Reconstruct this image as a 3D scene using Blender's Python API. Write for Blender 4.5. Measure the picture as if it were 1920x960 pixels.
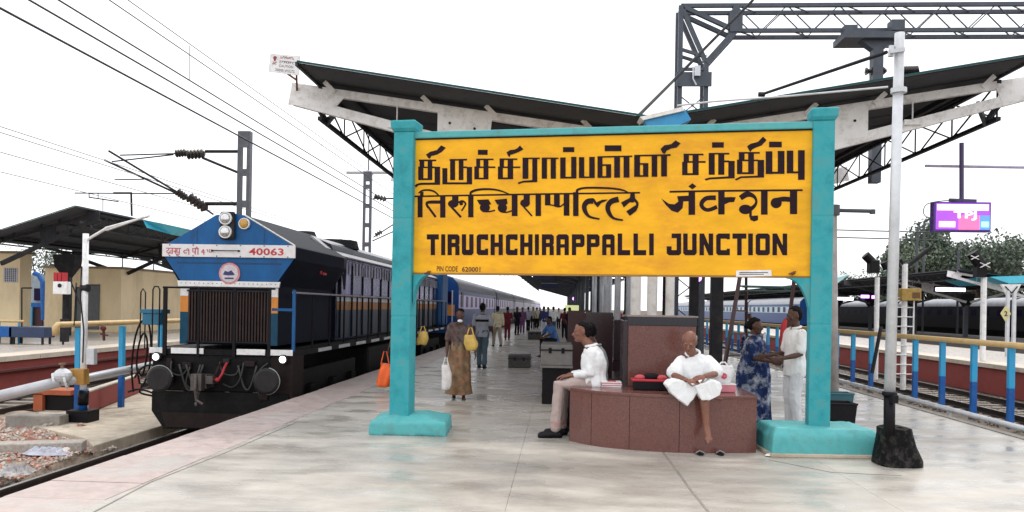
import bpy, math, random
import numpy as np
from mathutils import Vector, Matrix, noise, Quaternion
random.seed(7)
R=math.radians
V=Vector
sc=bpy.context.scene
for o in list(bpy.data.objects): bpy.data.objects.remove(o)
col=sc.collection
# ------------------------------------------------------------ camera
YAW,ROLL,FOC,PY0=R(3.43),R(1.0),1500.0,575.4
cd=bpy.data.cameras.new('camera'); cam=bpy.data.objects.new('camera',cd); col.objects.link(cam)
cd.sensor_width=36; cd.lens=FOC/1920*36; cd.shift_y=(PY0-480)/1920; cd.clip_start=.05; cd.clip_end=3000
CM=Matrix.Rotation(YAW,3,'Z')@Matrix.Rotation(R(90),3,'X')@Matrix.Rotation(ROLL,3,'Z')
CAM=V((0,0,1.6))
cam.matrix_world=Matrix.Translation(CAM)@CM.to_4x4()
sc.camera=cam
# ------------------------------------------------------------ light
SUN_EL,SUN_AZ=R(58),R(205)
w=bpy.data.worlds.new('World'); sc.world=w; w.use_nodes=True
nt=w.node_tree; bg=nt.nodes['Background']
sk=nt.nodes.new('ShaderNodeTexSky'); sk.sky_type='NISHITA'; sk.sun_disc=False
sk.sun_elevation=SUN_EL; sk.sun_rotation=SUN_AZ; sk.air_density=1.0; sk.dust_density=3.0
mx=nt.nodes.new('ShaderNodeMix'); mx.data_type='RGBA'; mx.inputs[0].default_value=.90
nt.links.new(sk.outputs[0],mx.inputs[6]); mx.inputs[7].default_value=(10.6,10.7,10.9,1)
nt.links.new(mx.outputs[2],bg.inputs[0]); bg.inputs[1].default_value=.12
sl=bpy.data.lights.new('sun','SUN'); sl.energy=1.3; sl.angle=R(14); sl.color=(1,.96,.9)
so=bpy.data.objects.new('sun',sl); col.objects.link(so)
so.rotation_euler=(R(90)-SUN_EL,0,R(180)-SUN_AZ+R(180))
sc.view_settings.view_transform='Standard'; sc.view_settings.look='None'
sc.view_settings.exposure=0.32; sc.view_settings.gamma=1
sc.render.engine='CYCLES'
sc.render.resolution_x=1024; sc.render.resolution_y=512
sc.cycles.max_bounces=6; sc.cycles.transparent_max_bounces=8

# ------------------------------------------------------------ pixel helpers
def ray(px,py): return CM@V(((px-960)/FOC,-(py-PY0)/FOC,-1.0))
def W(px,py,x=None,y=None,z=None):
    v=ray(px,py)
    t=x/v.x if x is not None else (y/v.y if y is not None else (z-1.6)/v.z)
    return CAM+v*t
# ------------------------------------------------------------ materials
MC={}
def mat(name,c,rough=.6,metal=0,var=.18,scale=5,bump=0.0,bscale=60,rand=0.0,dirt_or_glare=None,damt=.5,dscale=3,stretch=(1,1,1),spec=.5,emit=None,es=1,coat=0,rvar=0):
    if name in MC: return MC[name]
    m=bpy.data.materials.new(name); m.use_nodes=True; n=m.node_tree; b=n.nodes['Principled BSDF']; L=n.links
    g=n.nodes.new('ShaderNodeNewGeometry'); mp=n.nodes.new('ShaderNodeMapping'); mp.inputs['Scale'].default_value=stretch
    L.new(g.outputs['Position'],mp.inputs['Vector'])
    ns=n.nodes.new('ShaderNodeTexNoise'); ns.inputs['Scale'].default_value=scale; ns.inputs['Detail'].default_value=6; ns.inputs['Roughness'].default_value=.65
    L.new(mp.outputs[0],ns.inputs['Vector'])
    cr=n.nodes.new('ShaderNodeValToRGB'); cr.color_ramp.elements[0].position=.3; cr.color_ramp.elements[1].position=.7
    cr.color_ramp.elements[0].color=tuple(max(0,x*(1-var)) for x in c)+(1,); cr.color_ramp.elements[1].color=tuple(min(1,x*(1+var)) for x in c)+(1,)
    L.new(ns.outputs['Fac'],cr.inputs['Fac']); out=cr.outputs['Color']
    if dirt_or_glare:
        n2=n.nodes.new('ShaderNodeTexNoise'); n2.inputs['Scale'].default_value=dscale; n2.inputs['Detail'].default_value=8; n2.inputs['Roughness'].default_value=.7
        L.new(mp.outputs[0],n2.inputs['Vector'])
        r2=n.nodes.new('ShaderNodeValToRGB'); r2.color_ramp.elements[0].position=.48; r2.color_ramp.elements[1].position=.68
        L.new(n2.outputs['Fac'],r2.inputs['Fac'])
        mu=n.nodes.new('ShaderNodeMath'); mu.operation='MULTIPLY'; mu.inputs[1].default_value=damt; L.new(r2.outputs['Color'],mu.inputs[0])
        mi=n.nodes.new('ShaderNodeMix'); mi.data_type='RGBA'; L.new(mu.outputs[0],mi.inputs[0]); L.new(out,mi.inputs[6]); mi.inputs[7].default_value=tuple(dirt_or_glare)+(1,); out=mi.outputs[2]
    if rand:
        oi=n.nodes.new('ShaderNodeObjectInfo'); mr=n.nodes.new('ShaderNodeMapRange'); mr.inputs[3].default_value=1-rand; mr.inputs[4].default_value=1+rand
        L.new(oi.outputs['Random'],mr.inputs[0]); vm=n.nodes.new('ShaderNodeVectorMath'); vm.operation='SCALE'; L.new(out,vm.inputs[0]); L.new(mr.outputs[0],vm.inputs['Scale']); out=vm.outputs[0]
    L.new(out,b.inputs['Base Color'])
    b.inputs['Roughness'].default_value=rough; b.inputs['Metallic'].default_value=metal; b.inputs['Specular IOR Level'].default_value=spec
    if coat: b.inputs['Coat Weight'].default_value=coat; b.inputs['Coat Roughness'].default_value=.1
    if rvar:
        n3=n.nodes.new('ShaderNodeTexNoise'); n3.inputs['Scale'].default_value=scale*.7; n3.inputs['Detail'].default_value=5; L.new(mp.outputs[0],n3.inputs['Vector'])
        mr=n.nodes.new('ShaderNodeMapRange'); mr.inputs[1].default_value=.35; mr.inputs[2].default_value=.65; mr.inputs[3].default_value=max(.03,rough-rvar); mr.inputs[4].default_value=rough+rvar
        L.new(n3.outputs['Fac'],mr.inputs[0]); L.new(mr.outputs[0],b.inputs['Roughness'])
    if bump:
        n4=n.nodes.new('ShaderNodeTexNoise'); n4.inputs['Scale'].default_value=bscale; n4.inputs['Detail'].default_value=4; L.new(mp.outputs[0],n4.inputs['Vector'])
        bp=n.nodes.new('ShaderNodeBump'); bp.inputs['Strength'].default_value=bump; bp.inputs['Distance'].default_value=.01 if bscale!=13 else .03; L.new(n4.outputs['Fac'],bp.inputs['Height']); L.new(bp.outputs[0],b.inputs['Normal'])
    if emit: b.inputs['Emission Color'].default_value=tuple(emit)+(1,); b.inputs['Emission Strength'].default_value=es
    m.diffuse_color=tuple(c)+(1,); MC[name]=m; return m
turq=mat('turquoise_paint',(.035,.34,.385),.5,spec=.25,bump=.25,bscale=18,dirt_or_glare=(.10,.25,.24),damt=.75,dscale=5,var=.25,scale=5)
turq_l=mat('turquoise_paint_light',(.10,.42,.43),.5,spec=.25,bump=.2,bscale=20,dirt_or_glare=(.1,.24,.24),damt=.8,dscale=5)
yellow=mat('sign_yellow',(.88,.44,.016),.5,spec=.2,var=.14,scale=1.6,dirt_or_glare=(.62,.24,.03),damt=.6,dscale=1.5,bump=.25,bscale=9,stretch=(1,1,2.5))
ink=mat('sign_ink',(.018,.007,.012),.6,spec=.15,var=.3,scale=9)
floor_m=mat('platform_concrete',(.45,.42,.375),.36,var=.18,scale=2.2,dirt_or_glare=(.21,.185,.155),damt=.6,dscale=.6,bump=.22,bscale=22,rand=.03,rvar=.2,stretch=(.8,1.6,1))
floor_d=mat('platform_joint',(.24,.215,.19),.8)
cop=mat('coping_stone',(.44,.355,.33),.5,var=.16,scale=7,dirt_or_glare=(.42,.40,.37),damt=.95,dscale=1.1,rand=.09,bump=.35,bscale=35,rvar=.17)
conc=mat('concrete_grey',(.30,.28,.25),.8,bump=.4,bscale=25,dirt_or_glare=(.12,.1,.08),damt=.6)
ledge=mat('dusty_ledge',(.50,.43,.34),.85,bump=.4,bscale=18,dirt_or_glare=(.24,.19,.14),damt=.6,dscale=1.5)
dirtm=mat('track_soil',(.11,.085,.065),.95,var=.4,scale=3,bump=.8,bscale=20,dirt_or_glare=(.07,.055,.045),damt=.6,dscale=2)
ballast=mat('ballast_stone',(.22,.18,.15),.9,var=.4,scale=20,rand=.3,bump=.5,bscale=40)
rubm=mat('rubble_red',(.50,.24,.18),.9,var=.3,scale=20,rand=.35,bump=.5)
rubg=mat('rubble_grey',(.50,.45,.40),.9,var=.3,scale=20,rand=.35,bump=.5)
railm=mat('rail_steel',(.03,.02,.017),.6,spec=.3,var=.3)
railtop=mat('rail_top',(.35,.33,.32),.25,metal=.9)
sleep=mat('sleeper_concrete',(.24,.21,.18),.85,rand=.15,bump=.4)
redw=mat('red_wall',(.30,.055,.045),.75,var=.25,scale=2,dirt_or_glare=(.12,.035,.03),damt=.6,dscale=2,bump=.4,bscale=30)
capw=mat('pale_cap',(.55,.48,.40),.7,var=.15,rand=.08,bump=.3)
cream=mat('cream_wall',(.82,.66,.42),.8,var=.08,scale=1,dirt_or_glare=(.42,.33,.22),damt=.35,dscale=1.2,bump=.15,stretch=(1,1,.35))
blackp=mat('black_paint',(.006,.005,.007),.5,spec=.2,bump=.2,bscale=50)
blackr=mat('rough_black_tar',(.0035,.003,.003),.6,spec=.12,bump=1.0,bscale=14,dirt_or_glare=(.16,.15,.14),damt=.3,dscale=11)
whitep=mat('white_paint',(.82,.82,.82),.45,var=.08,dirt_or_glare=(.40,.36,.32),damt=.4,dscale=7,bump=.12)
whites=mat('aluminium_paint',(.62,.64,.67),.4,metal=.25,var=.12,dirt_or_glare=(.25,.25,.25),damt=.3)
beamw=mat('pale_steel_paint',(.83,.82,.81),.55,var=.08,scale=4,dirt_or_glare=(.34,.28,.24),damt=.5,dscale=7,bump=.2)
darks=mat('dark_steel',(.016,.017,.021),.6,spec=.2,var=.3,scale=8,dirt_or_glare=(.10,.07,.05),damt=.3)
greys=mat('grey_steel',(.075,.08,.09),.5,spec=.3,var=.2,scale=6)
sheet=mat('roof_sheet_grey',(.075,.08,.088),.7,spec=.15,var=.25,scale=2,dirt_or_glare=(.035,.025,.02),damt=.5,dscale=2)
sheet_t=mat('roof_edge_teal',(.015,.07,.075),.5,spec=.2)
bluep=mat('locomotive_blue',(.004,.098,.29),.42,spec=.3,var=.18,scale=2.5,dirt_or_glare=(.012,.04,.10),damt=.5,dscale=4,stretch=(1,1,.45))
navy=mat('locomotive_navy',(.0022,.005,.015),.55,var=.3,scale=3,spec=.10)
hoodm=mat('hood_navy',(.004,.008,.024),.25,var=.3,scale=2,spec=.35)
coachb=mat('coach_blue',(.004,.055,.22),.35,var=.12,spec=.35)
coachg=mat('coach_slate',(.02,.032,.06),.4,var=.2,spec=.3)
lav=mat('coach_lavender_reflection',(.66,.50,.98),.3,var=.12)  # purple white window reflections painted into the band and sills
roofg=mat('coach_roof',(.33,.34,.38),.45,var=.2,scale=2,dirt_or_glare=(.15,.14,.15),damt=.4)
glassd=mat('dark_glass',(.012,.006,.04),.35,spec=.12)
orange=mat('livery_orange',(.72,.26,.04),.45,var=.12)
soot=mat('underframe_black',(.005,.0045,.005),.65,spec=.2,var=.4,bump=.5,bscale=30,dirt_or_glare=(.022,.018,.016),damt=.35,dscale=5)
soot2=mat('underframe_brown',(.020,.013,.012),.7,spec=.2,var=.3,bump=.4,bscale=30)
redp=mat('number_red',(.55,.03,.04),.5)
chrome=mat('lamp_chrome',(.6,.6,.6),.2,metal=.9,var=.3,scale=40)
lampw=mat('lamp_white',(.9,.9,.9),.4,emit=(1,.98,.95),es=3)
amber=mat('lamp_amber',(.55,.3,.04),.3,coat=.5)
bluel=mat('fence_light_blue',(.035,.36,.66),.5,spec=.3,var=.12,scale=9,dirt_or_glare=(.12,.2,.26),damt=.5,dscale=9)
blued=mat('fence_dark_blue',(.008,.10,.36),.5,spec=.3,var=.2,scale=9,dirt_or_glare=(.06,.09,.14),damt=.5,dscale=9)
yrail=mat('rail_ochre',(.62,.43,.19),.45,var=.1,dirt_or_glare=(.35,.24,.12),damt=.4)
granite=mat('red_granite',(.145,.058,.048),.18,var=.5,scale=110,dirt_or_glare=(.085,.035,.032),damt=.5,dscale=24,spec=.5,rand=.05)
granite_d=mat('dark_granite',(.022,.009,.013),.2,var=.4,scale=60)
graniteb=mat('black_granite_band',(.010,.010,.018),.15,var=.4,scale=60)
trunk_g=mat('grey_trunk_paint',(.17,.165,.165),.5,var=.15,dirt_or_glare=(.08,.07,.07),damt=.4,bump=.1)
foot_p=mat('flagstone_stain',(.3,.28,.25),.7)
leafm=mat('leaf_green_hazed',(.13,.16,.11),.6,var=.6,scale=.9,rand=.1)  # both leaf greens greyed to stand for distant haze
leafm2=mat('leaf_green_dark_hazed',(.10,.135,.095),.6,var=.6,scale=.9)
bark=mat('bark',(.1,.07,.05),.9,bump=.5)
pipeg=mat('pipe_grey',(.48,.49,.52),.4,metal=.2,var=.1)
pinkp=mat('pink_paper',(.62,.22,.26),.6)
redc=mat('red_cloth',(.42,.02,.03),.7)
bagw=mat('white_bag',(.72,.70,.70),.5,var=.12,scale=12,bump=.3,bscale=25)
bago=mat('orange_bag',(.85,.13,.02),.5,var=.2,scale=8,bump=.4,bscale=20)
bagy=mat('yellow_bag',(.62,.42,.10),.5,var=.25,scale=8,bump=.3,bscale=20)
skin=mat('skin_brown',(.20,.085,.045),.5,var=.15,scale=14)
skin_d=mat('skin_dark',(.075,.030,.018),.5,var=.15,scale=14)
skin_r=mat('skin_warm',(.20,.082,.052),.5,var=.18,scale=14)
hairm=mat('hair_black',(.004,.003,.004),.7,spec=.15,var=.5,scale=50)
clw=mat('cloth_white',(.78,.79,.80),.85,var=.05,scale=7,bump=.55,bscale=13,spec=.15)
clw2=mat('cloth_offwhite',(.64,.65,.68),.85,var=.08,scale=6,bump=.55,bscale=13,spec=.15)
clb=mat('cloth_beige',(.42,.33,.31),.85,var=.12,scale=6,bump=.55,bscale=13,spec=.15)
clgy=mat('cloth_grey',(.30,.31,.36),.85,var=.12,scale=6,bump=.55,bscale=13,spec=.15)
cldk=mat('cloth_charcoal',(.012,.011,.015),.85,var=.3,bump=.55,bscale=13,spec=.15)
cldn=mat('cloth_denim',(.075,.11,.14),.85,var=.25,bump=.55,bscale=13,spec=.15)
clcr=mat('cloth_cream',(.62,.55,.38),.85,var=.1,bump=.55,bscale=13,spec=.15)
clbl=mat('cloth_blue',(.08,.18,.42),.85,var=.25,bump=.55,bscale=13,spec=.15)
clmr=mat('cloth_maroon',(.13,.02,.03),.85,var=.3,bump=.55,bscale=13,spec=.15)
clkh=mat('cloth_khaki',(.32,.28,.22),.85,var=.15,bump=.55,bscale=13,spec=.15)
clpu=mat('cloth_purple',(.16,.06,.16),.85,var=.4,scale=12,bump=.55,bscale=13,spec=.15)
sariG=mat('sari_olive',(.22,.15,.09),.8,var=.5,scale=9,dirt_or_glare=(.32,.09,.06),damt=.7,dscale=11,bump=.55,bscale=13,spec=.15)
sariG2=mat('blouse_print',(.13,.075,.08),.8,var=.5,scale=14,dirt_or_glare=(.04,.17,.11),damt=.8,dscale=13,bump=.55,bscale=13,spec=.15)
sariB=mat('sari_blue_white',(.012,.028,.10),.8,var=.6,scale=8,dirt_or_glare=(.62,.68,.76),damt=.95,dscale=5.5,bump=.55,bscale=13,spec=.15)
pat_m=mat('patterned_shirt',(.35,.40,.42),.8,var=.5,scale=25,dirt_or_glare=(.7,.7,.7),damt=.7,dscale=18,bump=.55,bscale=13,spec=.15)
lipm=mat('lip',(.22,.05,.04),.5); eyem=mat('eye_dark',(.01,.008,.008),.2)
purp=mat('screen_purple',(.25,.05,.5),.4,emit=(.42,.09,.95),es=.75)
scrw=mat('screen_white',(.9,.8,.9),.4,emit=(1,.72,.98),es=1.5)
scrr=mat('screen_red',(.8,.1,.2),.4,emit=(.95,.14,.35),es=1.0)
scrb=mat('screen_blue',(.1,.2,.9),.4,emit=(.08,.22,1),es=1.2)
scrc=mat('screen_cyan',(.1,.8,.9),.4,emit=(.35,.9,1),es=1.4)
tubel=mat('tube_light',(.9,.9,1),.4,emit=(.84,.74,1),es=4)
viol=mat('violet_lamp',(.6,.3,1),.4,emit=(.55,.18,1),es=5)
cyanp=mat('cyan_sheet',(.09,.55,.72),.45,var=.1)
blue_s=mat('blue_sheet',(.03,.28,.58),.45,var=.15)
rust=mat('rust',(.17,.06,.03),.85,var=.4)
# ------------------------------------------------------------ mesh builder
OFF={}
class MB:
    def __init__(s): s.v=[]; s.f=[]
    def add(s,vs,fs):
        b=len(s.v); s.v+= [tuple(x) for x in vs]; s.f+=[tuple(b+i for i in f) for f in fs]; return s
    def box(s,c,sz,rz=0,taper=1.0,M=None):
        hx,hy,hz=sz[0]/2,sz[1]/2,sz[2]/2; vs=[]
        for z in (-1,1):
            t=taper if z>0 else 1
            for x,y in ((-1,-1),(1,-1),(1,1),(-1,1)): vs.append(V((x*hx*t,y*hy*t,z*hz)))
        if rz: q=Matrix.Rotation(rz,3,'Z'); vs=[q@v for v in vs]
        if M is not None: vs=[M@v for v in vs]
        c=V(c); vs=[v+c for v in vs]
        return s.add(vs,[(0,3,2,1),(4,5,6,7),(0,1,5,4),(1,2,6,5),(2,3,7,6),(3,0,4,7)])
    def b2(s,lo,hi): 
        lo=V(lo);hi=V(hi); return s.box((lo+hi)/2,[abs(a) for a in hi-lo])
    def bar(s,p,q,w_,h,up=(0,0,1)):
        p=V(p);q=V(q);d=(q-p); L=d.length; d.normalize(); up=V(up)
        if abs(d.dot(up))>.98: up=V((0,1,0))
        a=d.cross(up).normalized(); u=a.cross(d).normalized(); vs=[]
        for e in (p,q):
            for x,y in ((-1,-1),(1,-1),(1,1),(-1,1)): vs.append(e+a*x*w_/2+u*y*h/2)
        return s.add(vs,[(0,3,2,1),(4,5,6,7),(0,1,5,4),(1,2,6,5),(2,3,7,6),(3,0,4,7)])
    def path(s,pts,r,n=8,caps=True,flat=1.0):
        pts=[V(p) for p in pts]; rr=r if isinstance(r,(list,tuple)) else [r]*len(pts)
        rings=[]; pa=None
        for i,p in enumerate(pts):
            d=(pts[min(i+1,len(pts)-1)]-pts[max(i-1,0)]).normalized()
            if pa is None:
                ref=V((0,0,1)) if abs(d.z)<.9 else V((0,1,0)); a=d.cross(ref).normalized()
            else: a=(pa-d*pa.dot(d)).normalized()
            pa=a; b=d.cross(a)
            rings.append([p+(a*math.cos(t)+b*math.sin(t)*flat)*rr[i] for t in [2*math.pi*k/n for k in range(n)]])
        return s.rings(rings,caps)
    def tube(s,p,q,r,r2=None,n=8): return s.path([p,q],[r,r if r2 is None else r2],n)
    def rings(s,rings,caps=True):
        n=len(rings[0]); vs=[v for R_ in rings for v in R_]; fs=[]
        for i in range(len(rings)-1):
            for k in range(n):
                a=i*n+k;b=i*n+(k+1)%n; fs.append((a,b,b+n,a+n))
        if caps: fs.append(tuple(range(n-1,-1,-1))); fs.append(tuple((len(rings)-1)*n+k for k in range(n)))
        return s.add(vs,fs)
    def limb(s,pts,radii,n=8):
        pts=[V(p) for p in pts]; a=(pts[0]-pts[1]).normalized(); b=(pts[-1]-pts[-2]).normalized()
        P=[pts[0]+a*radii[0]*.8,pts[0]+a*radii[0]*.5]+pts+[pts[-1]+b*radii[-1]*.5,pts[-1]+b*radii[-1]*.8]
        Rr=[radii[0]*.35,radii[0]*.8]+list(radii)+[radii[-1]*.8,radii[-1]*.35]
        return s.path(P,Rr,n)
    def ell(s,c,u,v,w_,n=10,m=6):
        c=V(c);u=V(u);v=V(v);w_=V(w_); rings=[]
        for j in range(1,m):
            t=math.pi*j/m-math.pi/2; rings.append([c+w_*math.sin(t)+(u*math.cos(k*2*math.pi/n)+v*math.sin(k*2*math.pi/n))*math.cos(t) for k in range(n)])
        b=len(s.v); s.rings(rings,False); k=len(s.v); s.v+= [tuple(c-w_),tuple(c+w_)]
        for i in range(n): s.f.append((k,b+(i+1)%n,b+i)); s.f.append((k+1,b+(m-2)*n+i,b+(m-2)*n+(i+1)%n))
        return s
    def prism(s,pts,vec):
        pts=[V(p) for p in pts]; vec=V(vec); n=len(pts)
        return s.add(pts+[p+vec for p in pts],[tuple(range(n-1,-1,-1)),tuple(range(n,2*n))]+[(i,(i+1)%n,n+(i+1)%n,n+i) for i in range(n)])
    def disc(s,c,axis,r,th,n=20): 
        axis=V(axis).normalized(); c=V(c); return s.path([c-axis*th/2,c+axis*th/2],r,n)
    def build(s,name,m,parent=None,smooth=False,label=None,bevel=0,local=False,kind=None,solid=None):
        me=bpy.data.meshes.new(name); o=V((0,0,0))
        if parent is not None and not local: o=OFF.get(parent,V((0,0,0)))
        me.from_pydata([(x-o.x,y-o.y,z-o.z) for x,y,z in s.v],[],s.f); me.materials.append(m)
        if smooth: me.shade_smooth()
        ob=bpy.data.objects.new(name,me); col.objects.link(ob)
        if parent is not None: ob.parent=parent; OFF[ob]=o
        if bevel:
            b=ob.modifiers.new('bevel','BEVEL'); b.width=bevel; b.segments=2; b.limit_method='ANGLE'
        if label: ob['label']=label
        if kind: ob['kind']=kind
        return ob
def tag(o,label=None,cat=None,group=None,kind=None):
    if label:o['label']=label
    if cat:o['category']=cat
    if group:o['group']=group
    if kind:o['kind']=kind
    return o
def thing(name,label,cat,loc=(0,0,0),group=None,rz=0):
    o=bpy.data.objects.new(name,None); col.objects.link(o); o.location=loc; o.rotation_euler.z=rz; o.empty_display_size=.2
    OFF[o]=V(loc); return tag(o,label,cat,group)
def struct(name,mb,m,**k): return tag(mb.build(name,m,**k),kind='structure')
def inst(src,name,parent,loc,rz=0,scale=None,rot=None):
    o=bpy.data.objects.new(name,src if isinstance(src,bpy.types.Mesh) else src.data); col.objects.link(o)
    o.parent=parent; o.location=V(loc)-(OFF.get(parent,V((0,0,0))) if parent else V((0,0,0)))
    o.rotation_euler=rot if rot else (0,0,rz)
    if scale: o.scale=scale
    return o
def mesh_of(mb,name,m,smooth=False):
    me=bpy.data.meshes.new(name); me.from_pydata(mb.v,[],mb.f); me.materials.append(m)
    if smooth: me.shade_smooth()
    return me
def copy_tree(o,parent=None):
    c=o.copy(); col.objects.link(c)
    if parent is not None: c.parent=parent
    for ch in o.children: copy_tree(ch,c)
    return c
dg=bpy.context.evaluated_depsgraph_get
def remesh(mb,name,m_,parent,vox,sm=4,wr=0,wf=9,label=None,local=False,seed=0):
    ob=mb.build(name,m_,parent,local=local)
    r_=ob.modifiers.new('r','REMESH'); r_.mode='VOXEL'; r_.voxel_size=vox; r_.use_smooth_shade=True
    s=ob.modifiers.new('s','SMOOTH'); s.factor=.5; s.iterations=sm
    bpy.context.view_layer.update()
    me=bpy.data.meshes.new_from_object(ob.evaluated_get(dg())); ob.modifiers.clear(); old=ob.data; ob.data=me; bpy.data.meshes.remove(old); me.name=name
    if wr:
        me.update(); 
        nr=[v.normal.copy() for v in me.vertices]
        for v,n_ in zip(me.vertices,nr):
            c=v.co; a=noise.noise(V((c.x*wf*.8+seed,c.y*wf*.8,c.z*wf*.3)))
            b_=abs(noise.noise(V((c.x*wf*.7+c.z*4+seed,c.y*wf*.7,c.z*wf*.35+3)))); d_=abs(noise.noise(V((c.x*wf*1.5+c.z*3,c.y*wf*1.5+seed,c.z*wf*.5+c.x*5))))
            v.co=c+n_*(a*.8+ (b_-.2)*2.6+(d_-.2)*1.1)*wr
    me.shade_smooth()
    if label: ob['label']=label
    return ob
# ============================================================ GROUND
XL,XR=-4.45,6.05           # our platform edges
m=MB(); m.b2((-900,-60,-1.4),(900,1500,-1.02)); struct('ground',m,dirtm)
# platform body and its bays
m=MB(); m.b2((XL+.06,-1.5,-1.0),(XR-.03,230,-.05)); plat=struct('platform',m,floor_d)
bayw=(XR-.05-(XL+.85))/3
m=MB(); m.b2((0,0,-.055),(bayw-.003,3.495,0)); bay=mesh_of(m,'floor_slab',floor_m)
for j in range(16):
    for i in range(3):
        o=inst(bay,'floor_slab',plat,(XL+.85+i*bayw,-1.4+j*3.5,0)); 
m=MB()
for j in range(40): m.b2((XL+.85,-1.4+(16+j)*3.5,-.055),(XR-.05,-1.4+(17+j)*3.5-.012,0))
m.build('distant_floor',floor_m,plat,kind='stuff')
m=MB(); m.b2((0,0,-.16),(.842,.592,0)); cs=mesh_of(m,'coping_slab',cop)
for j in range(110):
    inst(cs,'coping_slab',plat,(XL+random.uniform(-.008,.008),-1+j*.6,random.uniform(-.002,.003)))
m=MB(); m.b2((XL,65,-.16),(XL+.842,230,0)); m.build('distant_coping',cop,plat)
m=MB(); m.b2((XR-.05,-1.5,-.14),(XR+.07,230,.012)); m.build('edge_kerb',conc,plat)
# crack lines in the floor (thin recessed dark filler strips)
def crack(pts,w_=.012):
    mm=MB()
    for (a,b) in zip(pts[:-1],pts[1:]):
        d=(V(b)-V(a)).normalized(); s=V((-d.y,d.x,0))*w_/2
        mm.prism([V(a)-s,V(b)-s,V(b)+s,V(a)+s],(0,0,.003))
    return mm.build('floor_crack',floor_d,plat)
def gp(x,y): 
    p=W(x,y,z=0.001); return p
crack([gp(1243,848),gp(1262,872),gp(1292,915),gp(1330,962)],.02)
crack([gp(1440,862),gp(1560,886),gp(1690,892)],.012)
crack([gp(560,790),gp(420,850),gp(280,905),gp(120,990)],.015)
# --- tracks
def track(xc,y0,y1,near,z=-.8,ny=60):
    t=bpy.data.objects.new('railway_track',None); col.objects.link(t); t.location=(xc,y0,z); OFF[t]=V((xc,y0,z)); tag(t,kind='structure')
    for s in (-1,1):
        x=xc+s*.84; m=MB()
        pr=[(-.07,-.16),(.07,-.16),(.07,-.14),(.012,-.12),(.012,-.04),(.036,-.03),(.036,0),(-.036,0),(-.036,-.03),(-.012,-.04),(-.012,-.12),(-.07,-.14)]
        m.prism([(x+a,y0,z+b) for a,b in pr],(0,y1-y0,0)); r=m.build('rail',railm,t)
        m=MB(); m.b2((x-.03,y0,z+.001),(x+.03,y1,z+.004)); m.build('rail_head',railtop,r)
    mm=MB().box((0,0,0),(2.5,.24,.14)); sm=mesh_of(mm,'sleeper',sleep)
    k=0; y=y0+.3
    while y<near: inst(sm,'sleeper',t,(xc,y,z-.23)); y+=.65
    mm=MB()
    while y<min(y1,near+60): mm.box((xc,y,z-.23),(2.5,.24,.14)); y+=.65
    mm.build('distant_sleepers',sleep,t,kind='stuff')
    # ballast bed
    n=60; b=MB(); vs=[];fs=[]; prof=[(-1.9,-.34),(-1.5,-.24),(-.9,-.22),(0,-.215),(.9,-.22),(1.5,-.24),(1.9,-.34)]
    for j in range(n+1):
        yy=y0+(y1-y0)*(j/n)**1.7
        for (a,c) in prof: vs.append((xc+a,yy,z+c+random.uniform(-.015,.02)))
    q=len(prof)
    for j in range(n):
        for i in range(q-1): fs.append((j*q+i,j*q+i+1,(j+1)*q+i+1,(j+1)*q+i))
    b.add(vs,fs); tag(b.build('ballast_bed',ballast,t))
    return t
T1=track(-6.12,-2,230,20); T2=track(-12.9,-2,230,30); T3=track(7.75,2,230,60); T4=track(11.9,2,230,60)
T5=track(23.4,10,230,40); T6=track(36.9,20,230,20)
# ballast stones as loose stuff
def stones(name,n,x0,x1,y0,y1,z,smin,smax,m_,zf=None,seed=1):
    rr=random.Random(seed); mb=MB()
    for i in range(n):
        x=rr.uniform(x0,x1); y=y0+(y1-y0)*rr.random()**1.5; s=rr.uniform(smin,smax); zz=z+(zf(x,y) if zf else 0)
        M_=Quaternion((rr.random(),rr.random(),rr.random(),rr.random())).normalized().to_matrix()
        mb.box((x,y,zz+s*.15),(s,s*rr.uniform(.5,.9),s*rr.uniform(.4,.8)),taper=rr.uniform(.5,.9),M=M_)
    return mb.build(name,m_,kind='stuff')
tag(stones('ballast_stones',3500,6.2,9.4,9,45,-1.0,.04,.09,ballast,seed=2),'loose grey brown ballast stones between the rails beyond the right fence')
tag(stones('ballast_stones',3500,10.2,13.7,14,50,-1.0,.05,.1,ballast,seed=3),'loose ballast stones on the track beside the far red platform wall')
tag(stones('ballast_stones',1500,-8.2,-5.2,5,14,-1.02,.04,.09,ballast,seed=4),'loose ballast stones in front of the locomotive')
# ------------------------------------------------ left ledge, rubble
def rub_h(x,y):
    return .16*max(0,noise.noise(V((x*.8,y*.8,3)))+.35)+.05*noise.noise(V((x*3,y*3,1)))
n=44; vs=[];fs=[]
for j in range(n+1):
    for i in range(n+1):
        x=-14.8+(7.35)*i/n; y=4+13*j/n
        vs.append((x,y,-.93+(rub_h(x,y) if -14.6<x<-7.6 else -.12)))
for j in range(n):
    for i in range(n): fs.append((j*(n+1)+i,j*(n+1)+i+1,(j+1)*(n+1)+i+1,(j+1)*(n+1)+i))
m=MB().add(vs,fs); rub=struct('rubble_ground',m,mat('rubble_soil',(.30,.235,.18),.95,var=.4,scale=4,bump=.7,bscale=25,dirt_or_glare=(.14,.10,.075),damt=.7,dscale=3),smooth=True)
rr=random.Random(5)
bms=[]
for k in range(5):
    m=MB(); m.box((0,0,0),(.19+.04*k%.09,.10,.07),taper=.75+.05*k); bms.append(mesh_of(m,'broken_brick',rubm))
for k in range(6):
    m=MB(); m.ell((0,0,0),(.10,0,.02),(0,.075+.01*k,0),(.01,0,.06),6,4)
    m.v=[tuple(c+rr.uniform(-.018,.018) for c in v) for v in m.v]; bms.append(mesh_of(m,'rubble_stone',rubg))
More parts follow.
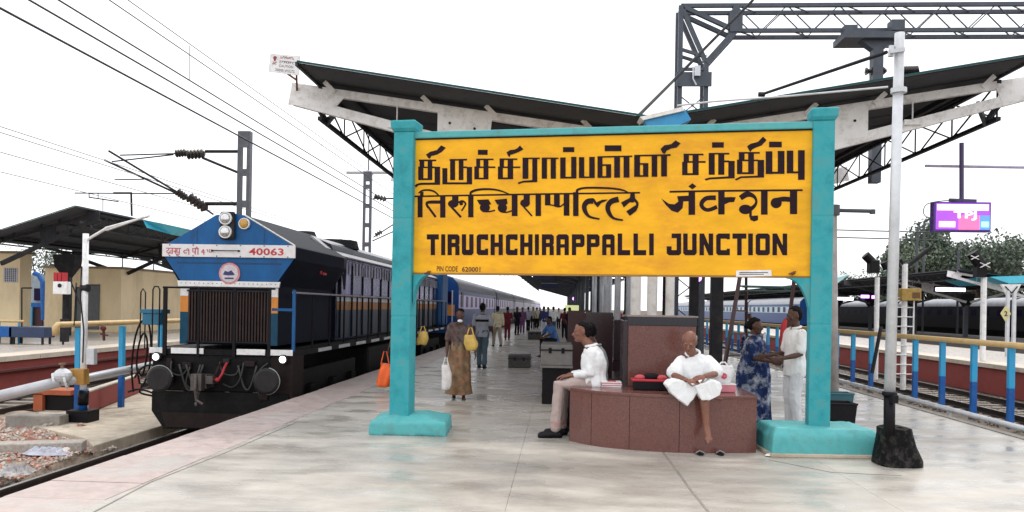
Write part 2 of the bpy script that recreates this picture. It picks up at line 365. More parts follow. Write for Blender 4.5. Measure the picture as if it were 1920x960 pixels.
for k in range(290):
    x=rr.uniform(-12.2,-7.7); y=rr.uniform(8.0,15.2)
    if x>-8.6 and y>13: continue
    me=rr.choice(bms); s=rr.choice((.35,.45,.5,.6,.7,.9,1.2))
    inst(me,me.name.split('.')[0],rub,(x,y,-.93+rub_h(x,y)+.03*s),scale=(s,s,s),rot=(rr.uniform(-.5,.5),rr.uniform(-.5,.5),rr.uniform(0,6.28)))
mb=MB(); mb2=MB()
for k in range(15000):
    x=rr.uniform(-12.5,-7.45); y=rr.uniform(6.5,16.0); s=rr.uniform(.02,.075); t=mb if rr.random()<.38 else mb2
    if x>-8.0 and y>13.2 or (x>-9.0-.4*math.sin(y) and y>14): continue
    M_=Quaternion((rr.random(),rr.random()-.5,rr.random()-.5,rr.random())).normalized().to_matrix()
    t.box((x,y,-.93+rub_h(x,y)+s*.2),(s,s*.7,s*.5),taper=rr.uniform(.5,.95),M=M_)
mb.build('brick_crumbs',rubm,rub,kind='stuff'); mb2.build('stone_crumbs',rubg,rub,kind='stuff')
# smooth concrete ledge strip beside the locomotive track
p=[W(165,868,z=-.75),W(300,815,z=-.75),W(400,790,z=-.75)]
m=MB(); m.prism([(-8.1,13.3,-1.02),(-7.55,12.6,-1.02),(-7.55,60,-1.02),(-10.9,60,-1.02),(-10.9,16.2,-1.02),(-9.8,14.4,-1.02)],(0,0,.24)); struct('concrete_walkway',m,ledge,bevel=.02)
m=MB(); m.b2((-10.9,60,-1.0),(-7.55,220,-.79)); struct('distant_walkway',m,ledge)
# fallen slab pieces in the rubble
for (px,py,L,W_,rz,lab) in ((70,792,1.0,.3,.1,'broken grey concrete kerb block lying in the rubble by the pole'),(290,640,.1,.1,0,None),(60,838,1.5,.16,.35,'long pinkish concrete sliver lying on the rubble')):
    if not lab: continue
    c=W(px,py,z=-.75); m=MB().box(c,(L,.35,W_),rz=rz); tag(m.build('concrete_block',conc if L<1.2 else rubg,bevel=.02),lab,'concrete block')
c=W(30,888,z=-.8); 
def crumple(c,lx,ly,h,seed):
    m=MB(); n_=26; vs=[];fs=[]; rr=random.Random(seed)
    for j in range(n_+1):
        for i in range(n_+1):
            u=i/n_*2-1; v=j/n_*2-1; e=max(0,1-(u*u+v*v)**1.5); q=V((u*3+seed,v*3,seed))
            r1=abs(noise.noise(q*1.3)); r2=abs(noise.noise(q*3.1)); 
            wob=1+.25*noise.noise(V((u*1.5,v*1.5,seed*2)))
            vs.append(c+V((u*lx*wob,v*ly*wob,.012+e*h*(.45+1.2*r1)+.05*r2*h*4*min(1,e*2))))
    for j in range(n_):
        for i in range(n_): 
            u=(i+.5)/n_*2-1; v=(j+.5)/n_*2-1
            if u*u+v*v<1.05: fs.append((j*(n_+1)+i,j*(n_+1)+i+1,(j+1)*(n_+1)+i+1,(j+1)*(n_+1)+i))
    return m.add(vs,fs)
m=crumple(c,.24,.2,.12,3)
o=m.build('torn_sack',mat('sack_grey',(.38,.36,.36),.7,var=.4,scale=12,bump=.7,bscale=15)); tag(o,'crumpled torn plastic sack lying in the rubble near the rail','sack')
c=W(88,852,z=-.82); m=crumple(c,.36,.17,.10,8)
tag(m.build('plastic_sheet',mat('plastic_bluegrey',(.42,.43,.50),.4,var=.3,scale=10,bump=.8,bscale=14)),'crumpled bluish plastic sheet lying along the rubble','plastic sheet')

# ============================================================ OTHER PLATFORMS
def far_platform(x0,x1,y1,edge,face=redw,yn=6):
    m=MB(); m.b2((x0+.02,yn,-1.0),(x1-.02,y1,-.14)); p=struct('platform',m,face)
    m=MB(); m.b2((x0+1.0 if edge<0 else x0,yn,-.14),(x1 if edge<0 else x1-1.0,y1,-.01)); m.build('platform_surface',mat('far_platform_floor',(.42,.38,.34),.4,var=.12,dirt_or_glare=(.3,.26,.22),damt=.5,rvar=.15),p)
    xe=x0-.05 if edge<0 else x1-.95
    mm=MB().b2((0,0,-.138),(.99,1.48,0)); me=mesh_of(mm,'coping_slab',capw)
    for j in range(46): inst(me,'coping_slab',p,(xe,yn+j*1.5,0))
    return p
far_platform(14.2,19.6,200,-1)
far_platform(-30,-15.15,200,1)
m=MB(); m.b2((26.2,20,-1.0),(33,210,0)); struct('platform',m,mat('dark_shaded_platform',(.10,.09,.085),.6))  # dark asphalt top; the side wall's dark colour stands for shade
# pinkish kerb ledge line on the left platform wall
m=MB(); m.b2((-15.17,6,-.42),(-15.05,180,-.36)); struct('wall_ledge',m,mat('dark_maroon',(.10,.03,.028),.8))

# ============================================================ STATION SIGN
A=V((-1.93,9.96,0)); B=V((2.86,9.30,0)); D=(B-A).normalized(); N=V((D.y,-D.x,0))   # N faces the camera
if N.y>0: N=-N
ang=math.atan2(D.y,D.x)
def onb(px,py,off=0.0):
    v=ray(px,py); t=((A+N*off)-CAM).dot(N)/v.dot(N); return CAM+v*t
sign=thing('station_sign','big yellow station name board with dark lettering between two turquoise concrete pillars','sign',(0.5,9.6,0))
ZB,ZT=2.01,3.675
def bbox(t0,t1,n0,n1,z0,z1,name,m_,parent=sign,bevel=0,lab=None):
    m=MB(); ps=[A+D*t0+N*n0,A+D*t1+N*n0,A+D*t1+N*n1,A+D*t0+N*n1]
    m.prism([V((p.x,p.y,z0)) for p in ps],(0,0,z1-z0)); return m.build(name,m_,parent,bevel=bevel,label=lab)
LB=(B-A).length
board=bbox(.06,LB-.02,-.07,0,ZB,ZT,'board',yellow)
bbox(.0,LB,-.10,.035,ZT+.012,ZT+.095,'top_beam',turq_l,bevel=.012)
bbox(.03,LB-.01,-.09,.012,ZT-.004,ZT+.010,'frame_strip',ink)
bbox(.06,LB-.02,-.09,.006,ZB-.022,ZB-.001,'frame_strip',mat('frame_ochre',(.32,.17,.03),.6))
# pillars
def pillar(cx,cy,z0,ztop,w_,lean):
    m=MB(); q=Matrix.Rotation(ang,3,'Z'); H=ztop-z0; 
    rings=[]
    for k,(z,s) in enumerate([(z0,1),(z0+H*.33,.99),(z0+H*.34,.97),(z0+H*.345,1),(z0+H*.66,.99),(z0+H*.67,.97),(z0+H*.675,1),(ztop-.14,1)]):
        c=V((cx-lean*(ztop-z)/H,cy,z)); rings.append([c+q@V((a*w_/2*s,b*w_/2*s,0)) for a,b in ((-1,-1),(1,-1),(1,1),(-1,1))])
    m.rings(rings); pl=m.build('pillar',turq,sign,bevel=.015)
    m=MB(); rings=[]
    for (z,s) in ((ztop-.14,1.02),(ztop-.10,1.22),(ztop-.02,1.28),(ztop,1.2)):
        rings.append([V((cx,cy,z))+q@V((a*w_/2*s,b*w_/2*s,0)) for a,b in ((-1,-1),(1,-1),(1,1),(-1,1))])
    m.rings(rings); m.build('pillar_cap',turq,pl,bevel=.008)
pillar(-1.965,9.99,.2,3.90,.255,.0); pillar(2.96,9.34,.2,3.91,.235,.0)
# footings
def footing(cx,cy,sx,sy,h,rz,tx,ty):
    m=MB(); q=Matrix.Rotation(rz,3,'Z'); rings=[]
    for (z,fx,fy) in ((0.0,1,1),(h*.86,.985,.985),(h,.96,.95),(h+.07,tx,ty)):
        rings.append([V((cx,cy,z))+q@V((a*sx/2*fx,b*sy/2*fy,0)) for a,b in ((-1,-1),(1,-1),(1,1),(-1,1))])
    m.rings(rings); return remesh(m,'footing',turq_l,sign,.02,1,wr=.006,wf=9)
footing(-1.86,10.12,.96,.85,.17,R(3),.42,.5)
footing(2.93,9.36,1.20,.78,.245,R(3),.9,.8)
m=MB(); m.box((2.93,9.36,.022),(1.225,.80,.044),rz=R(3)); m.build('footing_base',ledge,sign,bevel=.01)
# concave corner brackets
def bracket(t0,sgn,w_=.20,h=.36):
    pts=[]; 
    base=A+D*t0
    pts=[(0,ZB-.025),(w_,ZB-.025)]
    for k in range(1,9):
        a=k/9*math.pi/2; pts.append((w_*(1-math.sin(a)),ZB-.025-h*(1-math.cos(a))))
    pts.append((0,ZB-.025-h))
    m=MB(); P_=[V((base+D*sgn*x).xy.to_3d())+V((0,0,z))+N*(-.09) for x,z in pts]
    m.prism(P_,N*.13); m.build('corner_bracket',turq,sign)
bracket(.10,1); bracket(LB-.02,-1,.26,.52)
for (px,py) in ((800,513),(1484,514)):
    c=onb(px,py,.02); m=MB(); m.tube(c,c+V((.03,-.02,.02)),.018); m.tube(c+V((-.03,0,0)),c+V((.05,0,.03)),.008); m.build('fixing_bolt',rust,sign)
# ---- lettering
def cr(pts,k=5):
    out=[]; P_=[pts[0]]+list(pts)+[pts[-1]]
    for i in range(1,len(P_)-2):
        p0,p1,p2,p3=P_[i-1:i+3]
        for j in range(k):
            t=j/k; out.append(tuple(.5*((2*p1[a])+(-p0[a]+p2[a])*t+(2*p0[a]-5*p1[a]+4*p2[a]-p3[a])*t*t+(-p0[a]+3*p1[a]-3*p2[a]+p3[a])*t**3) for a in range(len(p1))))
    out.append(tuple(pts[-1])); return out
def glyphs(name,groups,proj,m_,parent,thick=.003,lab=None):
    mb=MB(); cnt=[0]
    def face(poly):
        cnt[0]+=1; off=.002+.00008*cnt[0]; ps=[proj(x,y,off) for x,y in poly]
        back=[proj(x,y,.0004) for x,y in poly]; n=len(ps)
        mb.add(ps+back,[tuple(range(n))]+[(i,(i+1)%n,n+(i+1)%n,n+i) for i in range(n)])
    for (ox,oy,s,shapes) in groups:
        T=lambda x,y:(ox+x/s,oy+y/s)
        for sh in shapes:
            k=sh[0]
            if k=='r': x0,y0,x1,y1=sh[1:]; face([T(x0,y0),T(x1,y0),T(x1,y1),T(x0,y1)])
            elif k=='p': face([T(*q) for q in sh[1]])
            elif k=='e':
                cx,cy,rx,ry=sh[1:]; face([T(cx+rx*math.cos(a*math.pi/8),cy+ry*math.sin(a*math.pi/8)) for a in range(16)])
            elif k=='s':
                pts=sh[1]; wd=sh[2]; ws=wd if isinstance(wd,(list,tuple)) else [wd]*len(pts)
                pp=[(p[0],p[1],w_) for p,w_ in zip(pts,ws)]
                if len(pp)>2: pp=cr(pp)
                l=[];r_=[]
                for i,(x,y,w_) in enumerate(pp):
                    a=pp[max(i-1,0)];b=pp[min(i+1,len(pp)-1)]; dx,dy=b[0]-a[0],b[1]-a[1]; q=math.hypot(dx,dy) or 1
                    l.append(T(x-dy/q*w_/2,y+dx/q*w_/2)); r_.append(T(x+dy/q*w_/2,y-dx/q*w_/2))
                for i in range(len(pp)-1):
                    cnt[0]-=.9; face([l[i],l[i+1],r_[i+1],r_[i]])
                cnt[0]=int(cnt[0])+1
    return mb.build(name,m_,parent,label=lab)
tam=[(770,260,9.6,[('r',160,380,245,510),('r',135,500,230,745),('r',305,380,390,745),('r',150,375,460,406),('r',230,503,305,530),('r',150,712,385,747),('r',390,500,440,530),('r',430,505,530,830),
 ('p',[(530,788),(530,830),(200,832),(140,840),(95,880),(70,845),(110,812),(190,792)]),('p',[(275,285),(350,235),(470,205),(550,118),(635,165),(560,240),(480,285),(370,315),(345,365),(310,340)]),
 ('r',570,530,660,815),('r',710,365,800,745),('r',865,380,950,745),('p',[(700,368),(1015,362),(1015,392),(700,398)]),('r',950,500,1015,530),('r',1010,508,1105,820),('r',570,785,1100,822),
 ('r',1180,360,1250,510),('r',1145,500,1230,730),('r',1310,360,1400,730),('r',1180,358,1490,386),('r',1225,500,1525,528),('r',1150,703,1400,732),('r',1210,200,1385,290),
 ('r',1600,355,1680,510),('r',1570,500,1660,730),('r',1745,355,1845,725),('r',1600,355,1920,382),('r',1650,500,1974,528),('r',1575,698,1845,730),
 ('p',[(1725,245),(1790,205),(1870,195),(1920,172),(1968,122),(2030,192),(1940,242),(1860,272),(1800,290),(1775,335),(1750,300)])]),
 (960,255,9.6,[('r',190,390,295,770),('r',365,390,455,825),('r',190,388,500,415),('p',[(105,835),(200,805),(370,792),(455,792),(455,828),(370,832),(200,838),(115,868)]),
 ('r',535,390,630,768),('r',695,390,790,768),('r',535,388,835,412),('r',868,385,965,765),('r',1065,375,1160,760),('r',868,733,1160,765),('r',918,200,1120,288),
 ('r',1205,380,1300,755),('r',1390,375,1490,752),('r',1205,728,1490,756)]),
 (1100,250,9.6,[('r',195,415,285,800),('p',[(195,412),(820,398),(820,424),(195,440)]),('r',280,555,440,585),('r',350,560,440,800),('r',195,770,440,800),('r',495,410,600,797),('r',665,410,770,795),('r',325,215,625,320),
 ('r',855,390,960,780),('p',[(855,388),(1510,374),(1510,404),(855,416)]),('r',955,535,1110,565),('r',1015,540,1110,780),('r',855,752,1110,782),('r',1170,390,1270,780),('r',1340,380,1445,775),
 ('p',[(1330,280),(1400,215),(1520,195),(1600,125),(1690,180),(1620,255),(1530,270),(1440,310),(1405,370),(1365,350)])]),
 (1260,245,7.385,[('r',160,320,235,440),('r',140,430,215,615),('r',285,330,370,610),('r',160,318,435,342),('r',210,420,465,445),('r',145,588,365,616),
 ('r',508,310,592,610),('r',640,310,725,610),('r',508,307,795,330),('r',725,412,790,438),('r',780,418,868,658),('p',[(450,668),(520,648),(780,632),(868,632),(868,660),(780,662),(520,676),(470,692)]),('r',555,160,718,235),
 ('r',925,300,1005,420),('r',900,400,975,600),('r',1055,300,1135,600),('r',925,295,1215,318),('r',970,400,1195,422),('r',905,575,1130,602),('r',1185,405,1275,648),
 ('p',[(870,672),(950,632),(1185,622),(1275,622),(1275,648),(1185,650),(960,656),(890,690)]),('p',[(1040,215),(1090,180),(1190,155),(1260,82),(1310,130),(1240,205),(1160,235),(1110,260),(1085,295),(1060,260)]),
 ('r',1298,285,1390,600),('r',1465,280,1558,590),('r',1298,568,1558,598),('r',1345,152,1520,230),
 ('r',1590,275,1680,590),('r',1590,563,1750,590),('r',1745,270,1838,680)])]
t4=tam[3]; t3=tam[:3]
glyphs('tamil_word',t3,onb,ink,sign,lab='first word of the top row in blocky Tamil letters')
glyphs('tamil_word',[t4],onb,ink,sign,lab='second word of the top row in blocky Tamil letters')
dev=[(0,0,1,[('s',[(775,368.3),(970,364.6),(1200,361.3)],3.2)]),
 (770,345,9.6,[('s',[(140,165),(200,122),(300,108),(400,125),(470,170),(505,210)],[22,30,34,34,30,26]),('r',125,205,215,600),('r',168,140,232,215),('s',[(540,325),(360,325)],60),('s',[(380,325),(300,335),(290,375),(320,430)],[58,50,42,42]),('s',[(300,390),(450,595)],40),('r',530,215,625,605),
 ('r',745,205,860,340),('e',765,355,95,70),('s',[(690,365),(905,597)],40),('s',[(850,335),(925,305),(985,345),(970,400),(915,482)],[30,32,32,30,28]),('e',910,350,35,36),
 ('r',1035,200,1130,600),('s',[(1085,200),(1085,150),(1200,105),(1400,92),(1600,118),(1800,192)],[30,44,42,38,30,18]),
 ('p',[(1190,285),(1400,275),(1450,360),(1390,385),(1240,370)]),('e',1335,425,92,85),('s',[(1310,495),(1420,495),(1520,472)],26),
 ('p',[(1510,285),(1730,262),(1745,350),(1700,385),(1560,370)]),('e',1650,430,85,85),('s',[(1640,505),(1730,508),(1820,482)],26)]),
 (950,340,7.385,[('r',70,185,150,480),('r',235,185,320,300),('e',255,300,68,55),('s',[(200,310),(350,480)],22),('r',400,180,475,480),
 ('r',530,180,605,330),('s',[(535,322),(600,325),(660,335)],18),('r',655,180,735,345),('s',[(665,342),(735,350),(795,310)],20),('r',790,180,868,475),
 ('r',920,150,995,480),('s',[(985,165),(975,125),(1050,95),(1200,88),(1450,97),(1600,120),(1680,152)],[26,34,28,28,26,24,16]),
 ('s',[(1200,270),(1120,280),(1075,340),(1090,420),(1150,490),(1285,522)],[78,74,68,58,34,22]),('p',[(1185,235),(1212,240),(1245,290),(1320,255),(1400,250),(1370,275),(1310,300),(1260,360),(1215,312)]),
 ('s',[(1550,248),(1450,278),(1400,350),(1420,440),(1485,512),(1610,537)],[78,74,68,58,34,24]),
 ('p',[(1585,292),(1705,228),(1715,165),(1772,165),(1778,240),(1760,292),(1700,292),(1622,362)]),('s',[(1765,250),(1808,300),(1800,370)],[40,34,32]),('p',[(1655,415),(1785,330),(1820,345),(1795,410),(1705,478)])]),
 (1230,335,6.857,[('s',[(175,168),(900,156),(1885,148)],25),('p',[(415,98),(468,58),(520,98),(468,138)]),
 ('p',[(65,252),(165,322),(240,330),(288,292),(270,225),(420,218),(420,290),(352,292),(342,380),(280,437),(200,412),(130,342)]),('r',418,160,503,465),
 ('s',[(770,245),(650,252),(588,310),(600,370),(670,402),(785,362)],[62,58,56,50,48,52]),('r',800,155,882,460),('p',[(875,240),(960,235),(1025,238),(1005,300),(940,305),(875,332)]),
 ('s',[(1085,250),(1170,200),(1255,225),(1290,290),(1265,350),(1190,410)],[66,72,46,30,42,60]),('e',1150,395,84,62),('s',[(1215,400),(1215,490)],32),('p',[(1200,480),(1312,472),(1312,530),(1265,550),(1215,532)]),
 ('r',1350,155,1435,462),('s',[(1730,268),(1640,262),(1560,275)],[62,62,60]),('e',1545,312,72,68),('r',1722,150,1815,455)])]
glyphs('hindi_word',dev[:3],onb,ink,sign,lab='first word of the middle row in Devanagari letters')
glyphs('hindi_word',dev[3:],onb,ink,sign,lab='second word of the middle row in Devanagari letters')
def letter(ch,x0,x1,t,b,w_,h):
    c=w_*.45; mid=(t+b)/2
    Lr=('r',x0,t,x0+w_,b); out=[]
    if ch=='I': return [('r',x0,t,x1,b)]
    if ch=='T': m_=(x0+x1)/2; return [('r',x0,t,x1,t+h),('r',m_-w_/2,t,m_+w_/2,b)]
    if ch=='L': return [Lr,('r',x0,b-h,x1,b)]
    if ch=='H': return [Lr,('r',x1-w_,t,x1,b),('r',x0,mid-h*.42,x1,mid+h*.42)]
    if ch=='U': return [('r',x0,t,x0+w_,b-c),('r',x1-w_,t,x1,b-c),('p',[(x0,b-h-2),(x0+w_,b-h-2),(x1-w_,b-h-2),(x1,b-h-2),(x1,b-c),(x1-c,b),(x0+c,b),(x0,b-c)])]
    if ch=='C': return [('p',[(x0,t+c),(x0+c,t),(x1,t),(x1,t+h+6),(x1-w_*.7,t+h+6),(x1-w_*.7,t+h),(x0+w_,t+h),(x0+w_,b-h),(x1-w_*.7,b-h),(x1-w_*.7,b-h-14),(x1,b-h-14),(x1,b),(x0+c,b),(x0,b-c)])]
    if ch=='R': return [Lr,('p',[(x0,t),(x1-c,t),(x1,t+c),(x1,mid-8),(x1-w_,mid-8),(x1-w_,t+h),(x0,t+h)]),('p',[(x0,mid-h*.35),(x1-w_,mid-h*.35),(x1-w_,mid-10),(x1,mid-10),(x1-10,mid+2),(x1,mid+14),(x1,b),(x1-w_,b),(x1-w_,mid+h*.45),(x0,mid+h*.45)])]
    if ch=='P': return [Lr,('p',[(x0,t),(x1-c,t),(x1,t+c),(x1,mid+h*.45-c),(x1-c,mid+h*.45),(x0,mid+h*.45),(x0,mid-h*.35),(x1-w_,mid-h*.35),(x1-w_,t+h),(x0,t+h)])]
    if ch=='A': return [('p',[(x0,b),(x0,t+c),(x0+c,t),(x1-c,t),(x1,t+c),(x1,b),(x1-w_,b),(x1-w_,t+h),(x0+w_,t+h),(x0+w_,b)]),('r',x0,mid-h*.1,x1,mid+h*.55)]
    if ch=='J': return [('r',x0+50,t,x1,t+h*.9),('r',x1-w_,t,x1,b-c),('p',[(x0,b-h-38),(x0+w_*1.1,b-h-38),(x0+w_*1.1,b-h),(x1-w_,b-h),(x1,b-h),(x1,b-c),(x1-c,b),(x0+c,b),(x0,b-c)])]
    if ch=='N': return [Lr,('r',x1-w_,t,x1,b),('p',[(x0,t),(x0+w_,t),(x1,b),(x1-w_,b)])]
    if ch=='O': return [('p',[(x0,t+c),(x0+c,t),(x1-c,t),(x1,t+c),(x1,mid),(x1-w_,mid),(x1-w_,t+h),(x0+w_,t+h),(x0+w_,mid),(x0,mid)]),('p',[(x0,mid),(x0+w_,mid),(x0+w_,b-h),(x1-w_,b-h),(x1-w_,mid),(x1,mid),(x1,b-c),(x1-c,b),(x0+c,b),(x0,b-c)])]
e1=[];e2=[]
for ch,a,b in (('T',55,175),('I',198,239),('R',262,382),('U',405,522),('C',553,668),('H',692,815),('C',845,962),('H',988,1112),('I',1135,1176),('R',1205,1325),('A',1350,1475),('P',1505,1632),('P',1655,1782),('A',1808,1933)): glyphs('letter',[(790,425,5.333,letter(ch,a,b,76,285,43,52))],onb,ink,sign,lab='block capital '+ch)
for ch,a,b in (('L',150,275),('L',308,435),('I',465,511),('J',640,785),('U',805,940),('N',968,1105),('C',1135,1272),('T',1298,1437),('I',1455,1502),('O',1530,1672),('N',1698,1845)): glyphs('letter',[(1130,425,5.333,letter(ch,a,b,68,286,45,52))],onb,ink,sign,lab='block capital '+ch)
def text_mesh(txt,size,bold=0,extr=0.0):
    cu=bpy.data.curves.new('t','FONT'); cu.body=txt; cu.size=size; cu.offset=bold; cu.extrude=extr; cu.resolution_u=2
    o=bpy.data.objects.new('t',cu); col.objects.link(o); bpy.context.view_layer.update()
    me=bpy.data.meshes.new_from_object(o.evaluated_get(bpy.context.evaluated_depsgraph_get())); bpy.data.objects.remove(o); return me
def text(txt,name,m_,parent,fn,W_,H_,bold=0,lab=None):
    """fits text into W_ x H_ and maps u,v through fn(u,v)"""
    me=text_mesh(txt,1,bold); co=[v.co.copy() for v in me.vertices]
    x0=min(c.x for c in co);x1=max(c.x for c in co);y0=min(c.y for c in co);y1=max(c.y for c in co)
    mb=MB(); mb.add([fn((c.x-x0)/(x1-x0)*W_,(c.y-y0)/(y1-y0)*H_) for c in co],[tuple(p.vertices) for p in me.polygons])
    bpy.data.meshes.remove(me); return mb.build(name,m_,parent,label=lab)
p0=onb(819,509,.004); p1=onb(863,509.5,.004)
text('PIN CODE','pin_code_lettering',mat('ink_brown',(.10,.035,.012),.6),sign,lambda u,v:p0+D*u+V((0,0,v)),.27,.068,.012)
p1=onb(866,509.5,.004); text('620001','pin_code_number',MC['ink_brown'],sign,lambda u,v:p1+D*u+V((0,0,v)),.235,.062,.02)
# white paper notice stuck at lower right
m=MB(); q=[onb(1380,519,.006),onb(1447,517.5,.006),onb(1446,506,.006),onb(1380,507.5,.006)]; m.prism(q,N*.003); pn=m.build('paper_notice',whitep,sign)
m=MB()
for k in range(2):
    a=onb(1386,511+k*3.2,.0105);b=onb(1432 if k else 1440,511+k*3.2,.0105); m.bar(a,b,.002,.008)
m.build('print_line',darks,pn)

# ============================================================ LOCOMOTIVE
XC=-6.17
loco=thing('diesel_locomotive','blue diesel locomotive with white number band and dark vertical radiator grille facing the camera','locomotive',(XC,14.6,-.8))
YF=14.6
def xz(px,py,y): 
    p=W(px,py,y=y); return p
# hood upper (flared) section : profile with roof pitch, lofted backwards
HW,LWd=1.235,.93
def hood_ring(y,hw,lw,zb,z1,z2,zs,zt,rw):
    pts=[(-lw,zb),(lw,zb),(hw,z1),(hw,z2),(rw,zs),(.28,zt),(.1,zt+.03),(-.1,zt+.03),(-.28,zt),(-rw,zs),(-hw,z2),(-hw,z1)]
    return [V((XC+x,y,z)) for x,z in pts]
m=MB(); m.rings([hood_ring(YF,HW,LWd,1.90,2.40,2.64,2.66,3.22,HW-.02),hood_ring(YF+3.4,HW,LWd+.02,1.90,2.40,2.64,2.66,3.22,HW-.02),hood_ring(YF+4.3,LWd+.12,LWd+.1,1.95,2.45,2.68,2.72,3.22,LWd+.1)])
upper=m.build('radiator_housing',navy,loco)
m=MB(); pts=[(-LWd,1.99),(LWd,1.99),(HW-.01,2.41),(HW-.01,2.63),(HW-.03,2.66),(.27,3.215),(.1,3.245),(-.1,3.245),(-.27,3.215),(-HW+.03,2.66),(-HW+.01,2.63),(-HW+.01,2.41)]
m.prism([V((XC+x,YF-.03,z)) for x,z in pts],(0,.028,0)); face=m.build('front_panel',bluep,loco,bevel=.006)
m=MB()
for s in (1,): 
    m.bar((XC+.3,YF-.035,3.215),(XC+HW+.01,YF-.035,2.67),.02,.022,up=(0,1,0))
m.build('white_edge_trim',whitep,loco)
m=MB(); m.prism([V((XC+x,YF-.05,z)) for x,z in ((-LWd-.03,1.88),(LWd+.03,1.88),(LWd+.05,1.985),(-LWd-.05,1.985))],(0,.045,0)); m.build('white_strip',whitep,loco,bevel=.004)
m=MB(); m.b2((XC-HW-.03,YF-.075,2.43),(XC+HW+.03,YF-.035,2.665)); band=m.build('number_board',mat('number_board_white',(.78,.76,.76),.45,var=.06,dirt_or_glare=(.55,.45,.45),damt=.3,dscale=6),loco,bevel=.004)
m=MB()
for k in range(6):
    for z in (2.448,2.648): m.disc((XC-1.12+.45*k,YF-.078,z),(0,1,0),.011,.01,8)
m.build('board_bolt',darks,band)
fw=lambda x0,z0:(lambda u,v:V((x0+u,YF-.0785,z0+v)))
text('40063','locomotive_number',redp,band,fw(XC+.39,2.475),.66,.135,.022)
# devanagari class name, drawn by strokes in a 0..520 x 0..100 box
lx,lz=XC-1.19,2.60
def lproj(x,y,off): return V((lx+x*.0017,YF-.077-off,lz-y*.0017))
glyphs('hindi_lettering',[(0,0,1,[('s',[(0,10),(170,10)],9),('s',[(30,10),(30,30),(8,42),(20,62),(40,55),(25,78)],9),('s',[(72,10),(72,70)],10),('s',[(70,40),(50,38),(48,60),(70,60)],8),('s',[(110,10),(110,70)],10),('s',[(85,45),(100,38),(100,55)],8),('s',[(150,10),(150,72),(125,72),(122,86),(160,100)],9),('s',[(125,12),(125,50),(150,50)],9),
 ('s',[(215,30),(200,40),(210,60),(235,55)],10),('s',[(205,30),(260,30)],7),('s',[(258,20),(258,75)],10),('s',[(230,22),(245,10),(258,20)],7),
 ('s',[(295,10),(370,10)],9),('s',[(303,10),(303,45),(330,45)],9),('s',[(330,10),(330,75)],10),('s',[(360,10),(360,75)],10),('s',[(335,8),(345,-8),(360,8)],7),
 ('s',[(400,45),(425,15)],9),('s',[(398,48),(440,48)],8),('s',[(425,20),(425,75)],10),('s',[(455,22),(470,22),(470,45)],8),('s',[(490,15),(490,50)],8),('s',[(505,15),(520,35),(500,50)],8)])],lproj,mat('faded_red',(.50,.10,.13),.6),band)
m=MB(); m.path([(XC-.30,YF-.082,2.55),(XC-.30,YF-.12,2.55),(XC+.2,YF-.12,2.55),(XC+.2,YF-.082,2.55)],.010,6); m.ell((XC-.30,YF-.085,2.55),(.03,0,0),(0,.012,0),(0,0,.018)); m.ell((XC+.2,YF-.085,2.55),(.03,0,0),(0,.012,0),(0,0,.018)); m.build('grab_handle',darks,band)
# headlights
def ringlamp(name,c,r,rim,lens,par):
    m=MB(); m.disc(c,(0,1,0),r,.05,24); h=m.build(name,rim,par)
    m=MB(); cc=V(c)+V((0,-.028,0)); m.rings([[cc+V((math.cos(a)*q,-d,math.sin(a)*q)) for a in [2*math.pi*i/20 for i in range(20)]] for q,d in ((r*.82,0),(r*.6,.012),(r*.2,.018))]); m.build('lens',lens,h,smooth=True)
m=MB(); m.box((XC-.02,YF-.075,3.02),(.29,.09,.52)); m.build('headlight_housing',darks,face,bevel=.05)
ringlamp('headlight',(XC-.035,YF-.14,3.145),.118,whitep,chrome,face); ringlamp('headlight',(XC-.035,YF-.14,2.895),.118,whitep,chrome,face)
ringlamp('marker_light',(XC+.29,YF-.06,3.06),.105,whitep,amber,face)
# round emblem with mountain like mark (generic)
m=MB(); m.disc((XC+.02,YF-.045,2.13),(0,1,0),.20,.02,28); em=m.build('emblem',mat('emblem_pink',(.62,.25,.24),.5,var=.3,scale=12),face)
m=MB(); m.disc((XC+.02,YF-.058,2.13),(0,1,0),.165,.01,28); m.build('emblem_disc',mat('emblem_pale',(.6,.55,.6),.5,var=.2,scale=14),em)
m=MB(); m.prism([V((XC+.02+x,YF-.064,2.13+z)) for x,z in ((-.12,-.02),(-.08,.05),(-.02,.03),(.04,.06),(.11,-.02),(.06,-.035),(-.06,-.035))],(0,-.004,0)); m.box((XC+.02,YF-.066,2.04),(.17,.004,.028)); m.build('emblem_mark',mat('emblem_navy',(.03,.03,.12),.5),em)
# grille body
m=MB(); m.b2((XC-LWd,YF+.02,.80),(XC+LWd,YF+18.6,1.90)); m.build('hood_lower',navy,loco)
m=MB(); m.b2((XC-LWd,YF+18.6,.8),(XC+LWd,YF+18.62,3.0)); m.build('hood_end',navy,loco)
for s in (-1,1):
    m=MB(); m.b2((XC+s*LWd-(.16 if s>0 else 0),YF-.012,.80),(XC+s*LWd+(.16 if s<0 else 0),YF+.018,1.40)); m.build('corner_panel',mat('loco_teal',(.008,.07,.13),.4,var=.2,spec=.25),loco)
for s in (-1,1): m=MB(); m.b2((XC+s*LWd-(.16 if s>0 else 0),YF-.013,1.402),(XC+s*LWd+(.16 if s<0 else 0),YF+.018,1.70)); m.build('orange_panel',orange,loco)
for s in (-1,1): m=MB(); m.b2((XC+s*LWd-(.16 if s>0 else 0),YF-.012,1.702),(XC+s*LWd+(.16 if s<0 else 0),YF+.018,1.875)); m.build('white_panel',whitep,loco)
m=MB(); m.b2((XC-.77,YF-.005,.86),(XC+.77,YF+.015,1.80)); m.build('grille_recess',mat('grille_dark',(.008,.005,.005),.7,spec=.1),loco)
